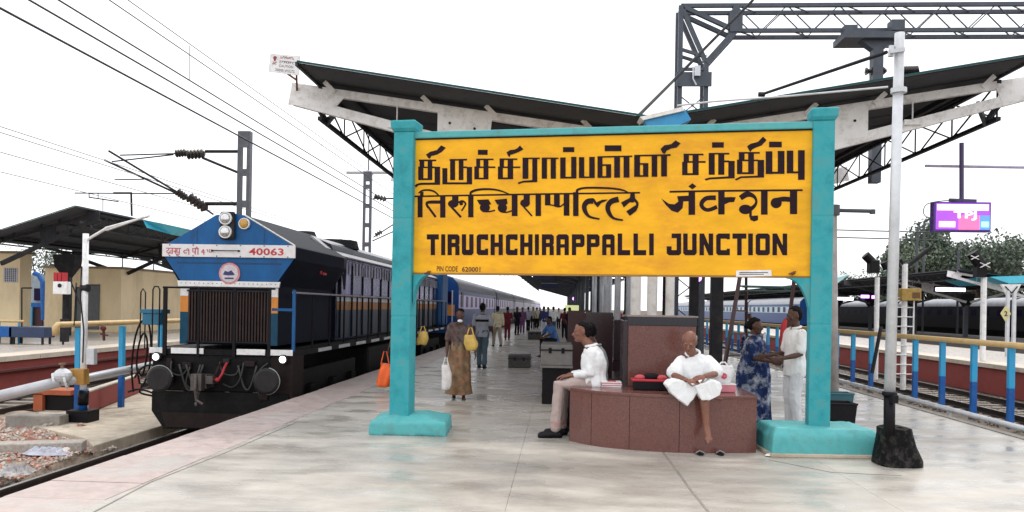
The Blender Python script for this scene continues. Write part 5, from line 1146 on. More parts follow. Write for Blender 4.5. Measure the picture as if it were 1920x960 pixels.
# ============================================================ TREES
def tree(label,x,y,h,w_,n,mm,seed,z0=-1):
    rr=random.Random(seed); t=thing('tree',label,'tree',(x,y,z0),'trees beyond the right platforms')
    m=MB(); m.path([(x,y,z0),(x+.2,y,z0+h*.3),(x,y,z0+h*.6)],[h*.035,h*.025,h*.012],8)
    cl=[]
    for k in range(16):
        a=rr.uniform(0,6.28); rad=w_*.5*rr.uniform(.15,.85); c=V((x+math.cos(a)*rad,y+math.sin(a)*rad,z0+h*rr.uniform(.38,.88)))
        if (c.z-z0)/h>.75: c.x=x+(c.x-x)*.6
        cl.append((c,w_*rr.uniform(.12,.22))); m.path([(x,y,z0+h*rr.uniform(.2,.45)),((x+c.x)/2,(y+c.y)/2,(z0+h*.4+c.z)/2),c],[h*.012,h*.008,h*.004],5)
    m.build('trunk',bark,t)
    cm=MB()
    for i in range(n):
        c,r_=rr.choice(cl); d=V((rr.gauss(0,1),rr.gauss(0,1),rr.gauss(0,.8))).normalized()*r_*rr.random()**.45; p=c+d
        u=V((rr.uniform(-1,1),rr.uniform(-1,1),rr.uniform(-1,1))).normalized(); v=u.cross(V((rr.uniform(-1,1),rr.uniform(-1,1),rr.uniform(-1,1)))).normalized(); s=h*.016*rr.uniform(.6,1.5)
        cm.add([p+u*s,p+v*s*.5,p-u*s,p-v*s*.5],[(0,1,2,3)])
    cm.build('crown',mm,t); return t
ty_=120
def tpx(px,y): return W(px,577,y=y).x
for i,(px,w_,h,mm,lab) in enumerate(((1712,11,13.2,leafm,'broad green tree behind the far canopy, leftmost of the group'),(1742,15,16.0,leafm2,'dark green tree under the left end of the display screen'),(1795,16,15.2,leafm,'dense tree right below the display screen'),(1845,15,14.8,leafm2,'dark tree behind the signal with white crosses'),(1885,13,13.2,leafm,'rounded tree above the cyan roof sheet'),(1922,10,10.5,leafm2,'small tree cut by the right picture edge'))):
    tree(lab,tpx(px,ty_),ty_+i%3*4,h,w_,13000,mm,20+i)
for i,(px,w_,h,lab) in enumerate(((1575,11,10.8,'low distant tree right of the pillar, left of the pair'),(1620,11,10.4,'low distant tree right of the pillar, right of the pair'))):
    tree(lab,tpx(px,150),150,h,w_,3000,leafm2,40+i)
for i,(px,w_,h,lab) in enumerate(((70,9,9.0,'grey green tree behind the gap between the cream buildings'),)):
    tree(lab,tpx(px,90),90,h,w_,2500,leafm2,50+i)
# ============================================================ BENCH (granite seat)
bench=thing('granite_bench','polished red granite bench with curved front and square backrest block under the sign','bench',(1.2,9.6,0))
fr_=[W(1067,827,z=0),W(1125,838,z=0),W(1200,845,z=0),W(1300,850,z=0),W(1418,849,z=0)]
fr_=[V(a) for a in cr([tuple(p) for p in fr_],4)]
ZS=.64
backl=[V((fr_[-1].x+.02,fr_[-1].y+1.0,0)),V((fr_[0].x+.05,fr_[0].y+.75,0))]
# slabs along the front (joint each few segments)
n=len(fr_)-1; cuts=[0,3,7,11,16] if n==16 else [0,n//4,n//2,3*n//4,n]
for a,b in zip(cuts[:-1],cuts[1:]):
    m=MB(); outer=[fr_[i].copy() for i in range(a,b+1)]
    d0=(outer[1]-outer[0]).normalized()*.003; outer[0]+=d0; outer[-1]-=d0
    inner=[p+V((0,.04,0)) for p in outer]
    m.prism(outer+inner[::-1],(0,0,ZS-.03)); m.build('front_slab',granite,bench)
m=MB(); m.prism([p+V((0,.045,0)) for p in fr_]+backl,(0,0,ZS-.035)); m.build('bench_core',granite_d,bench)
m=MB(); m.prism([p+V((0,-.012,ZS-.03)) for p in fr_]+[p+V((0,0,ZS-.03)) for p in backl],(0,0,.035)); m.build('seat_slab',granite,bench,bevel=.006)
bx0=W(1177,700,y=9.95).x; bx1=W(1304,700,y=9.95).x
m=MB(); m.b2((bx0,9.95,ZS+.006),(bx1,10.5,1.40)); m.build('backrest_block',granite,bench,bevel=.004)
m=MB(); m.b2((bx0-.01,9.94,1.40),(bx1+.01,10.5,1.505)); m.build('backrest_band',graniteb,bench,bevel=.003)
m=MB(); m.b2((bx0-.02,9.93,1.506),(bx1+.02,10.52,1.525)); m.build('backrest_cap',mat('cap_granite',(.28,.22,.2),.3,var=.3,scale=60),bench)
m=MB(); m.b2((bx0-.06,9.98,ZS+.006),(bx0-.002,10.45,1.45)); m.build('side_slab',granite_d,bench)
# farther bench with dark block
b2_=thing('granite_bench','dark maroon granite bench block farther along the platform behind the seated man','bench',(1.0,14,0))
x0=W(1098,600,y=14).x; x1=W(1150,600,y=14).x
m=MB(); m.b2((x0,14,.42),(x1,14.6,1.53)); m.build('backrest_block',granite_d,b2_,bevel=.01)
m=MB(); m.b2((x0-.3,13.5,0),(x1+.7,15.2,.42)); m.build('bench_base',granite_d,b2_,bevel=.01)
m=MB(); a=W(1075,590,y=15.5); m.b2((a.x-.1,15.5,.4),(a.x+.35,15.8,1.55)); m.build('end_block',mat('maroon_block',(.05,.02,.025),.4),b2_)
# steel trunk on stand
def trunk(label,px0,px1,py0,py1,yy,legs,mm=trunk_g,dep=.7):
    a=W(px0,py0,y=yy); b=W(px1,py1,y=yy); t=thing('steel_trunk',label,'trunk',((a.x+b.x)/2,yy,0))
    zb=max(b.z,.0) if not legs else b.z
    m=MB(); m.b2((a.x,yy,zb),(b.x,yy+dep,a.z)); bd=m.build('trunk_body',mm,t,bevel=.012)
    m=MB(); m.b2((a.x-.01,yy-.012,a.z-.10),(b.x+.01,yy+dep+.01,a.z-.075)); m.build('lid_seam',darks,t)
    m=MB(); 
    for f in (.3,.7): x=a.x+(b.x-a.x)*f; m.b2((x-.025,yy-.02,a.z-.14),(x+.025,yy-.013,a.z-.05))
    m.build('latch',blackp,t)
    if legs: m=MB(); m.b2((a.x+.03,yy+.04,0),(b.x-.03,yy+dep-.04,zb-.04)); m.build('stand',blackp,t); m=MB(); m.b2((a.x-.01,yy-.015,zb-.04),(b.x+.01,yy+dep,zb-.001)); m.build('stand_top',trunk_g,t)
    return t
trunk('grey steel trunk on a black stand left of the seated man in white shirt',1014,1073,646,686,13.2,True,dep=1.2)
trunk('small dark steel trunk standing alone in the middle of the platform',953,994,666,690,W(970,690,z=0).y,False,mm=mat('trunk_dark',(.045,.04,.038),.5,var=.4,scale=14))
trunk('low dark trunk far along the platform beyond the walking people',990,1014,622,637,W(1000,637,z=0).y,False,mm=mat('trunk_green',(.04,.045,.04),.5))
for (px,py,w_,h) in ((1005,640,.9,.5),):
    c=W(px,py,z=0)
# items on the bench
zt_b=ZS+.006
def on_bench(px,yy): return V((W(px,700,y=yy).x,yy,zt_b))
c=on_bench(1222,9.62); t=thing('red_tray','black tray with red rim and cloth on the granite bench beside the old man','tray',c)
m=MB(); m.box(c+V((0,0,.05)),(.42,.26,.10)); m.build('tray_body',blackp,t,bevel=.01); m=MB(); m.box(c+V((-.02,0,.112)),(.44,.28,.022)); m.build('tray_rim',redc,t,bevel=.008)
for q_ in (-.14,.12): m=MB(); m.ell(c+V((q_,0,.14)),(.065,0,0),(0,.055,0),(0,0,.035)); m.build('folded_cloth',mat('cloth_rose',(.5,.08,.1),.8),t,smooth=True)
m=MB(); m.ell(c+V((0,.02,.15)),(.10,0,0),(0,.06,0),(0,0,.045)); m.build('dark_cloth',cldk,t,smooth=True)
c=on_bench(1147,9.85); t=thing('newspaper_stack','small stack of white and red printed papers on the bench behind the seated man','papers',c)
for k in range(5): m=MB(); m.box(c+V((rr.uniform(-.01,.01),0,.008+k*.013)),(.24,.2,.012),rz=rr.uniform(-.15,.15)); m.build('paper',pinkp if k%2 else whitep,t)
m=MB(); m.box(c+V((0,-.02,.069)),(.10,.12,.003)); m.build('red_print',redc,t)
c=on_bench(1358,9.55); t=thing('book_parcel','pink paper parcel under the white carrier bag on the bench','parcel',c)
m=MB(); m.box(c+V((0,0,.045)),(.24,.2,.09)); m.build('parcel_body',pinkp,t,bevel=.012); m=MB(); m.box(c+V((0,-.0,.093)),(.245,.205,.006)); m.build('parcel_wrap',whitep,t)
BAGC=c+V((-.01,.02,.098))
for i,px in enumerate((1312,1350)):
    c=W(px,852,z=0); t=thing('sandal','worn black sandal on the floor below the old man, %s of the pair'%('left' if i==0 else 'right'),'sandal',c)
    m=MB(); m.ell(c+V((0,0,.014)),(.045,0,0),(.0,.12,0),(0,0,.014),12,5); m.build('sole',blackp,t); m=MB(); m.path([c+V((-.045,-.02,.02)),c+V((-.01,-.05,.05)),c+V((.045,-.02,.02))],.009,5); m.build('strap',mat('strap_grey',(.25,.25,.25),.5),t)
# ladder
yl=11.6
t=thing('step_ladder','dark maroon iron ladder leaning up behind the right end of the sign','ladder',W(1372,690,y=yl))
lm=mat('ladder_maroon',(.05,.018,.02),.5)
L1=(W(1388,515,y=yl),W(1357,695,y=yl-.2)); L2=(W(1399,515,y=yl+.1),W(1399,690,y=yl+.6)) ; L3=(W(1490,515,y=yl+.2),W(1470,690,y=yl+.5))
for a,b in (L1,L2,L3): m=MB(); m.bar(a,b,.04,.045); m.build('stile',lm,t)
for f in (.12,.38,.62,.85): m=MB(); m.bar(L1[0].lerp(L1[1],f),L2[0].lerp(L2[1],f),.025,.025); m.build('rung',lm,t)
m=MB(); m.tube(W(1392,537,y=yl),W(1482,539,y=yl),.02,n=6); m.tube(W(1380,545,y=yl),W(1482,546,y=yl),.012,n=6); m.build('brace',mat('brace_green',(.02,.07,.06),.5),t)
# red bundle seen behind
c=W(1474,632,y=12.6); m=MB(); m.ell(c,(.10,0,0),(0,.08,0),(0,0,.3),10,8); tag(m.build('red_bundle',redc,smooth=True),'red cloth bundle hanging between the standing woman and man','cloth bundle')

# ============================================================ PEOPLE
def orth(f,u): f=V(f).normalized(); s=V(u).cross(f).normalized(); return f,s,f.cross(s).normalized()
def head(mb,c,f,h,up=(0,0,1),age=0):
    f=V(f).normalized(); s=f.cross(V(up)).normalized(); u=s.cross(f).normalized(); c=V(c); k=h/.235
    secs=[(-.50,.018,.018,.050),(-.47,.036,.036,.042),(-.38,.050,.058,.026),(-.22,.060,.078,.010),(-.06,.068,.090,.002),(.10,.074,.097,-.004),(.26,.072,.093,-.008),(.38,.060,.076,-.010),(.46,.038,.048,-.012),(.50,.012,.015,-.012)]
    rings=[[c+u*(t*h)+f*(o*k)+(s*math.cos(a)*rx+f*math.sin(a)*ry)*k for a in [2*math.pi*i/14 for i in range(14)]] for t,rx,ry,o in secs]
    mb.rings(rings)
    mb.path([c+f*.082*k+u*.02*h,c+f*.098*k-u*.07*h,c+f*.113*k-u*.14*h,c+f*.088*k-u*.165*h],[.009*k,.013*k,.019*k,.015*k],6)   # nose
    for q in (-1,1):
        mb.ell(c+s*q*.076*k-f*.005*k-u*.02*h,s*.010*k,f*.019*k,u*.033*k,8,5)  # ear
        mb.ell(c+f*.088*k+s*q*.03*k+u*.055*h,s*.026*k,f*.010*k,u*.008*k,8,5) # brow
        mb.ell(c+f*.066*k+s*q*.042*k-u*.10*h,s*.022*k,f*.018*k,u*.024*k,8,5) # cheek
    mb.ell(c+f*.090*k-u*.245*h,s*.024*k,f*.010*k,u*.007*k,8,5); mb.ell(c+f*.088*k-u*.285*h,s*.020*k,f*.010*k,u*.008*k,8,5) # lips
    mb.ell(c+f*.075*k-u*.42*h,s*.022*k,f*.018*k,u*.018*k,8,5) # chin
    return f,s,u,k
def face_parts(c,f,s,u,k,h,body):
    for q in (-1,1):
        m=MB(); e=c+f*.084*k+s*q*.031*k+u*.018*h; m.ell(e,s*.014*k,f*.008*k,u*.007*k,10,6); ey=m.build('eye',mat('eye_white',(.22,.18,.16),.3),body)
        m=MB(); m.ell(e+f*.006*k,s*.006*k,f*.004*k,u*.006*k,8,5); m.build('iris',eyem,ey)
    m=MB(); m.ell(c+f*.097*k-u*.265*h,s*.022*k,f*.005*k,u*.0035*k,8,5); m.build('mouth',lipm,body)
def hand(mb,wr,d,pn,thumb,k=1,curl=.6,L_=.17):
    """d finger dir, pn palm normal (towards palm side), thumb = side dir of thumb"""
    d=V(d).normalized(); pn=(V(pn)-d*V(pn).dot(d)).normalized(); t=d.cross(pn); 
    if t.dot(V(thumb))<0: t=-t
    c=V(wr)+d*.05*k
    mb.ell(c,d*.052*k,t*.040*k,pn*.017*k,10,6)
    for i,(o,l) in enumerate(((.030,.068),(.010,.078),(-.011,.072),(-.030,.056))):
        p0=V(wr)+d*.085*k+t*o*k; dd=d.copy(); pts=[p0-d*.02*k]; p=p0
        for j,f_ in enumerate((.45,.32,.23)):
            dd=(dd+pn*curl*(.35+.3*j)).normalized(); p=p+dd*l*f_*k; pts.append(p.copy())
        pts.insert(1,p0); mb.limb(pts,[.010*k,.0095*k,.009*k,.0085*k,.007*k],6)
    p0=V(wr)+d*.025*k+t*.032*k; p1=p0+(t*.6+d*.7+pn*.3).normalized()*.038*k; p2=p1+(d*.8+pn*.5+t*.1).normalized()*.03*k; mb.limb([p0,p1,p2],[.013*k,.011*k,.008*k],6)
def foot(mb,an,d,k=1,down=.06):
    d=V(d).normalized(); an=V(an); s=d.cross(V((0,0,1)))
    heel=an-d*.035*k-V((0,0,down*.7*k)); toe=an+d*.15*k-V((0,0,down*k))
    mb.limb([heel,an+d*.06*k-V((0,0,down*.6*k)),toe],[.034*k,.038*k,.026*k],8)
    sn=s.normalized(); mb.ell(toe-d*.02*k,sn*.044*k,d*.045*k,sn.cross(d)*.020*k,10,6)
    for i,o in enumerate((.026,.010,-.004,-.017,-.028)): mb.limb([toe+s*o*k-d*.01*k,toe+s*o*k*1.1+d*(.032-.006*i)*k],[.012*k,(.011-.001*i)*k],6)
def torso_secs(J,ex=0,low=-.10,stop=1.0,ks=1):
    P_,C_,N_=V(J['P']),V(J['C']),V(J['N']); s=V(J['S']).normalized(); out=[]
    def cen(t):
        if t<0: return P_+(P_-C_)*(-t)
        if t<.5: return P_.lerp(C_,t*2)
        return C_.lerp(N_,(t-.5)*2)
    tk=J.get('tk',1.0)
    for t,rx,ry in ((low,.155,.115),(0,.168,.12),(.12,.160,.115),(.25,.148,.105),(.38,.155,.108),(.5,.168,.112),(.65,.172,.106),(.78,.160,.096),(.88,.118,.080),(.96,.080,.064),(1.02,.06,.055)):
        if t>stop: break
        a=cen(t-.03); b=cen(t+.03); ax=(b-a).normalized(); f=ax.cross(s).normalized(); ss=f.cross(ax).normalized(); e=ex if t<.85 else ex*.5
        rx*=tk; ry*=tk
        out.append([cen(t)+(ss*math.cos(q)*(rx*ks+e)+f*math.sin(q)*(ry*ks+e)) for q in [2*math.pi*i/14 for i in range(14)]])
    return out
def mids(a,b,t): return V(a).lerp(V(b),t)
def figure(root,J,skinm,hair='short',vox=.008,local=False,top=None,topm=None,bot=None,botm=None,feet='shoe',faces=True,wr=.008,ks=1.0,seed=0,hairm_=None,shoem=None):
    mb=MB(); h=.235*ks
    f,s,u,k=head(mb,J['H'],J['F'],h,J.get('U',(0,0,1)))
    mb.limb([V(J['N'])-V((0,0,.02)),V(J['H'])-u*h*.30-f*.012],[.058*ks,.054*ks],10)
    mb.rings(torso_secs(J,0,ks=ks))
    for q in 'LR':
        sh,el,wr_=V(J['sh'+q]),V(J['el'+q]),V(J['wr'+q])
        mb.limb([sh,mids(sh,el,.4),el,mids(el,wr_,.3),wr_],[.052*ks,.046*ks,.038*ks,.038*ks,.026*ks],10)
        hp,kn,an=V(J['hip'+q]),V(J['kn'+q]),V(J['an'+q])
        mb.limb([hp,mids(hp,kn,.45),kn,mids(kn,an,.28),mids(kn,an,.7),an],[.086*ks,.072*ks,.052*ks,.054*ks,.040*ks,.034*ks],10)
        hd=J.get('hd'+q,(wr_-el)); pn=J.get('pn'+q,-V(J['S'])*(1 if q=='L' else -1)); th=J.get('th'+q,J['F'])
        hand(mb,wr_,hd,pn,th,ks,curl=J.get('curl',.6))
        foot(mb,an,J.get('toe'+q,J['F']),ks,J.get('down'+q,.06))
    body=remesh(mb,'body',skinm,root,vox,3,local=local)
    if local: body_off=None
    c=V(J['H'])
    if faces:
        if local: OFF[body]=V((0,0,0))
        face_parts(c,f,s,u,k,h,body)
    hm=hairm_ or hairm
    if hair!='bald':
        m=MB(); m.ell(c+u*h*.16-f*.018*k,s*.084*k,f*.104*k,u*.095*k,14,8); m.ell(c-f*.045*k+u*.02*h,s*.076*k,f*.068*k,u*.085*k,12,7)
        if hair=='short':
            m2=MB()
        if hair=='bun': m.ell(c-f*.125*k-u*.05*h,s*.045*k,f*.04*k,u*.045*k,10,6)
        # cut the face: shift front verts back
        cc=[]
        for v in m.v:
            d=V(v)-c; ff=d.dot(f); uu=d.dot(u)
            if uu<.055*k and ff>.0: d=d-f*(ff*.92+.02*k)-s*d.dot(s)*.12
            cc.append(tuple(c+d))
        m.v=cc; remesh(m,'hair',hm,root,max(vox,.009),2,wr=.006,wf=30,local=local,seed=seed)
    # clothing
    e=.016*ks
    if top in('short','long','vest'):
        m=MB(); low=-.42 if J.get('hem','long')=='long' else -.2
        m.rings(torso_secs(J,e,low=J.get('low',low),stop=.97,ks=ks))
        for q in 'LR':
            sh,el,wr_=V(J['sh'+q]),V(J['el'+q]),V(J['wr'+q])
            if top=='short' and J.get('slv'):
                m.limb([sh,mids(sh,el,.45),mids(sh,el,.86)],[.060*ks,.072*ks,.088*ks],14); continue
            if top=='short': m.limb([sh,mids(sh,el,.45),mids(sh,el,.82)],[.058*ks,.060*ks,.066*ks],12)
            if top=='long': m.limb([sh,mids(sh,el,.5),el,mids(el,wr_,.35),mids(el,wr_,.75)],[.066*ks,.060*ks,.058*ks,.052*ks,.044*ks],12)
        sv=remesh(m,'shirt',topm,root,vox,3,wr=wr,wf=11,local=local,seed=seed)
        m=MB(); cN=V(J['N']); 
        m.path([cN+(s*math.cos(a)*.075+f*math.sin(a)*.068)*ks+V((0,0,.012+.012*math.sin(a)*-1)) for a in [math.pi/2+.35+i*(2*math.pi-.7)/12 for i in range(13)]],.016*ks,6); m.build('collar',topm,sv,local=local)
    if bot=='trousers':
        m=MB(); m.rings(torso_secs(J,e*.8,low=-.16,stop=.2,ks=ks))
        for q in 'LR':
            hp,kn,an=V(J['hip'+q]),V(J['kn'+q]),V(J['an'+q]); m.limb([hp,mids(hp,kn,.5),kn,mids(kn,an,.5),mids(kn,an,.93)],[.100*ks,.088*ks,.074*ks,.068*ks,.064*ks],12)
        remesh(m,'trousers',botm,root,vox,3,wr=wr,wf=9,local=local,seed=seed+3)
    if feet=='shoe':
        m=MB()
        for q in 'LR':
            an=V(J['an'+q]); d=V(J.get('toe'+q,J['F'])).normalized(); dn=J.get('down'+q,.06)
            m.limb([an-d*.05*ks-V((0,0,dn*.75)),an+d*.05*ks-V((0,0,dn*.7)),an+d*.17*ks-V((0,0,dn))],[.044*ks,.050*ks,.046*ks],8); 
        remesh(m,'shoes',shoem or blackp,root,max(vox,.008),2,local=local)
    return body,(f,s,u,k)
# ---- generic standing / walking pose facing -Y
def pose(h=1.65,stride=.0,bend=0,armL=(0,0),armR=(0,0),look=(0,-1,0),elb=.15,hunch=0):
    k=h/1.7; J={'S':(1,0,0),'F':look}
    hipz=.525*h
    J['P']=(0,0,.55*h); J['C']=(0,-hunch*.5,.715*h); J['N']=(0,-hunch,.835*h); J['H']=(0,-hunch-.02,.930*h)
    for q,sx,st,ar in (('L',1,stride,armL),('R',-1,-stride,armR)):
        J['hip'+q]=(sx*.085*k,0,hipz); ky=-st*.5; J['kn'+q]=(sx*.09*k,ky-(.03 if st<=0 else .06)*1,.285*h); J['an'+q]=(sx*.09*k,-st+.02,.065+(.05 if st<0 else 0)*abs(stride)*3)
        J['down'+q]=.06
        shp=V((sx*.185*k,-hunch*.8,.805*h)); J['sh'+q]=shp
        a,b=ar # forward angle, outward
        d=V((sx*math.sin(b+.08),-math.sin(a),-math.cos(a))).normalized(); el=shp+d*.29*k; J['el'+q]=el
        a2=a+elb*2.0; d2=V((sx*math.sin(b*.3),-math.sin(a2),-math.cos(a2))).normalized(); J['wr'+q]=el+d2*.25*k; J['hd'+q]=d2
    return J
def skirt(root,secs,m_,vox,local,name='sari_skirt',pleats=9,wr=.006,amp=.06):
    m=MB(); rings=[]
    for (c,rx,ry) in secs:
        rings.append([V(c)+V((math.cos(a)*rx*(1+amp*math.sin(pleats*a)),math.sin(a)*ry*(1+amp*math.sin(pleats*a+1)),0)) for a in [2*math.pi*i/48 for i in range(48)]])
    m.rings(rings); return remesh(m,name,m_,root,vox,1,wr=wr,wf=10,local=local)
def person_at(label,px,py,rz,pose_kw,skinm,vox=.014,group=None,ks=None,**kw):
    g=W(px,py,z=0); t=thing('person',label,'person',(g.x,g.y,0),group,rz=rz)
    h=pose_kw.get('h',1.65); J=pose(**pose_kw); kw.setdefault('faces',False)
    b=figure(t,J,skinm,vox=vox,local=True,ks=ks or h/1.7,**kw); return t,J
DW='people walking along the platform'
# 5 walking woman in sari
t,J=person_at('woman in olive printed sari walking toward the camera between two bags',860,748,R(8),dict(h=1.55,stride=.10,armL=(.1,.25),armR=(.02,.08),elb=.25),skin_d,vox=.009,top='short',topm=sariG2,hair='bun',feet='bare',faces=True)
skirt(t,[((0,-.01,.09),.23,.23),((0,-.02,.25),.205,.215),((0,-.01,.5),.195,.19),((0,0,.75),.185,.155),((0,0,.92),.155,.12),((0,0,1.0),.14,.105)],sariG,.010,True)
m=MB(); 
for k in range(10):
    f_=k/9; c=V((.14-.26*f_,-.135+.02*f_,.92+.36*f_)); m.ell(c,(.06,0,0),(0,.018,0),(0,0,.05),8,5)
for k in range(6): m.ell((-.12,-.06+.05*k,1.30-.012*k*k),(.06,0,0),(0,.04,0),(0,0,.02),8,5)
for k in range(9): m.ell((-.12+.01*k,.15,1.27-.07*k),(.09,0,0),(0,.02,0),(0,0,.05),8,5)
remesh(m,'sari_drape',sariG2,t,.010,3,wr=.004,local=True)
m=MB(); m.ell((0,-.125,1.345),(.045,0,0),(0,.035,0),(0,0,.026)); m.build('chin_mask',clw,t,local=True)
def bag(label,c,w_,h,d,mm,handle=.12,mark=None):
    b=thing('carrier_bag',label,'bag',c); c=V(c)
    m=MB(); sd=random.Random(label).random()*9; lv=[(-h,.62),(-h*.97,.85),(-h*.85,.98),(-h*.7,1.03),(-h*.55,1.05),(-h*.4,1.0),(-h*.28,.93),(-h*.16,.84),(-h*.07,.78),(0,.74)]
    rg=[]
    for z,s_ in lv:
        r_=[]
        for i_ in range(24):
            a=2*math.pi*i_/24; q=1+.30*noise.noise(V((math.cos(a)*2+sd,math.sin(a)*2,z*5)))+.16*noise.noise(V((math.cos(a)*5,math.sin(a)*5+sd,z*12)))
            r_.append(c+V((math.copysign(abs(math.cos(a))**.7,math.cos(a))*w_/2*s_*q+.12*w_*math.sin(z*9+sd),math.sin(a)*d/2*s_*q,z+.02*noise.noise(V((a,sd,z))))))
        rg.append(r_)
    m.rings(rg); m.build('bag_body',mm,b,smooth=True)
    m=MB(); m.path([c+V((-w_*.3,0,-.02)),c+V((-w_*.1,0,handle)),c+V((w_*.1,0,handle)),c+V((w_*.3,0,-.02))],.010,6); m.build('handle',mm,b); return b
bag('white carrier bag in the hand of the woman in olive sari',W(836,684,y=13.25),.16,.42,.12,bagw)
bag('yellow cloth bag on the arm of the woman in olive sari',W(882,628,y=13.3),.20,.26,.14,bagy)
b=bag('white plastic carrier bag with round red print on the pink parcel',BAGC+V((0,0,.21)),.22,.21,.13,bagw,.035)
m=MB(); m.disc(BAGC+V((-.005,-.078,.09)),(0,1,-.1),.036,.006,14); m.build('round_print',mat('print_red',(.5,.05,.1),.5),b)
# 6 man grey tee walking away
t,J=person_at('man in grey T-shirt with dark chest stripe and denim trousers walking away',903,690,R(176),dict(h=1.68,stride=.14,armL=(.1,.12),armR=(-.1,.12),elb=.5),skin_d,vox=.013,group=DW,top='short',topm=clgy,bot='trousers',botm=cldn)
m=MB(); m.rings([r for r in torso_secs(J,.024,ks=.99)][5:7]); m.build('dark_stripe',cldk,t,local=True)
t,J=person_at('man in cream shirt and khaki trousers striding along the platform',932,650,R(200),dict(h=1.62,stride=.26,armL=(.25,.1),armR=(-.25,.1),elb=.2),skin_d,vox=.016,group=DW,top='long',topm=clcr,bot='trousers',botm=clkh)
sm=[(951,637,1.6,R(180),'person in maroon clothes just beyond the man in cream shirt',clmr,clmr,.05),(979,625,1.58,R(0),'person in purple print dress far along the platform beside the train',clpu,clpu,.0),(990,622,1.62,R(170),'person in grey shirt far along the platform beside the purple one',clgy,cldk,.12),(999,617,1.62,R(10),'dim person in khaki far down beside the train',clkh,cldk,0),
 (1019,630,1.66,R(185),'man in navy shirt and white trousers standing far along the platform',mat('cloth_navy',(.03,.035,.14),.85),clw2,.03),(1037,628,1.66,R(170),'man in white shirt standing beside the man in navy',clw,cldn,.02),(1058,634,1.60,R(180),'person in dark maroon standing behind the seated man in blue',clmr,cldk,.0),(1067,640,1.62,R(20),'dim person in charcoal near the maroon granite block',cldk,cldk,.0),(1160,619,1.6,R(0),'tiny person in red top seen through the gap between granite blocks',redc,cldn,.0),(1012,613,1.6,R(0),'very small distant person at the end of the train',cldk,cldk,0)]
sm+=[(1027,617,1.64,R(90),'small figure in dark blue beyond the man in navy',clbl,cldk,.05),(1047,616,1.6,R(200),'small figure in off white shirt beyond the seated man in blue',clw2,cldk,.0),(1078,622,1.66,R(180),'dim figure in grey under the canopy left of the dark granite block',clgy,cldk,.1),(1088,615,1.6,R(10),'small dark figure under the canopy near the lit board',cldk,clmr,.0),(1006,616,1.6,R(170),'tiny figure in cream beside the far train door',clcr,cldk,.1),(969,628,1.6,R(30),'figure in dark clothes standing between the maroon and purple people',cldk,cldk,.0),(1404,668,1.5,R(20),'person in white shirt seen behind the ladder near the right fence',clw,cldn,.0),(1172,612,1.6,R(0),'tiny dark figure in the gap beside the granite backrest',cldk,cldk,0)]
for px,py,h,rz,lab,tm,bm,st in sm:
    person_at(lab,px,py,rz,dict(h=h,stride=st,armL=(.1,.1),armR=(.2,.1),elb=.3),skin_d,vox=.022,group=None,top='short',topm=tm,bot='trousers',botm=bm)
for px,py,h,rz,lab,tm,bm in ((1405,716,1.45,R(0),'person in white seen behind the ladder beyond the bench',clw,cldn),):
    pass
# hidden person behind the left pillar with bags
t,J=person_at('person in dark clothes mostly hidden behind the left turquoise pillar carrying bags',757,736,R(-8),dict(h=1.55,stride=.05,armL=(.15,.12),armR=(.10,.12),elb=.3),skin_d,vox=.012,group=None,top='short',topm=cldk,bot='trousers',botm=cldk)
b=bag('orange plastic bag hanging beside the left turquoise pillar',W(722,682,y=14.3),.26,.42,.2,bago,.22)
b=bag('yellow bag peeping out on the right side of the left pillar',W(793,622,y=14.6),.20,.24,.14,bagy,.1)

# ---- seated blue shirt man on far trunk (from behind/side)
def seat_pose(h,seat,legfwd=.42,lean=.1,arms=(.5,.4)):
    k=h/1.7; J={'S':(1,0,0),'F':(0,-1,-.15)}
    J['P']=(0,0,seat+.10); J['C']=(0,-lean*.5,seat+.38*k); J['N']=(0,-lean,seat+.60*k); J['H']=(0,-lean-.04,seat+.76*k)
    for q,s in (('L',1),('R',-1)):
        J['hip'+q]=(s*.09,-.04,seat+.09); J['kn'+q]=(s*.12,-legfwd,seat+.08); J['an'+q]=(s*.11,-legfwd+.02,.07); J['sh'+q]=(s*.18*k,-lean,seat+.55*k)
        J['el'+q]=(s*.22*k,-lean-.12,seat+.30*k); J['wr'+q]=(s*.10,-lean-.30,seat+.18); J['hd'+q]=V((-s*.2,-1,-.2))
    return J
g=W(1042,645,z=0); t=thing('person','man in light blue shirt sitting hunched on a dark trunk far along the platform','person',(g.x,26,0),rz=R(-60))
figure(t,seat_pose(1.65,.45,lean=.18),skin_d,vox=.016,local=True,top='short',topm=clbl,bot='trousers',botm=cldk,faces=False)
m=MB(); c=W(1046,640,y=26.1); m.box((c.x,26.15,.22),(.8,.55,.44)); tag(m.build('steel_trunk',mat('trunk_black2',(.03,.028,.03),.5),bevel=.02),'black trunk under the seated man in light blue shirt','trunk')

# ---- 1: man seated in profile on the bench's left end
def Y(px,py,y): return W(px,py,y=y)
t=thing('person','man in white long sleeved shirt and beige trousers sitting in profile on the granite bench','person',W(1090,735,y=9.95))
yc=9.98
J={'S':(0.08,1,0),'F':(-1,-.10,-.03)}
J['H']=Y(1092,622,yc); J['N']=Y(1108,649,yc); J['C']=Y(1113,683,yc); J['P']=Y(1112,720,yc); J['tk']=1.20
J['shL']=Y(1110,662,yc+.17); J['shR']=Y(1108,661,yc-.17)
J['elR']=Y(1106,700,yc-.20); J['wrR']=Y(1072,704,yc-.13); J['hdR']=V((-1,.1,-.22)); J['pnR']=V((0,0,-1)); J['thR']=V((0,1,0))
J['elL']=Y(1100,700,yc+.20); J['wrL']=Y(1066,703,yc+.06); J['hdL']=V((-1,-.1,-.2)); J['pnL']=V((0,0,-1)); J['thL']=V((0,-1,0))
J['hipR']=Y(1104,720,yc-.09); J['hipL']=Y(1104,720,yc+.09)
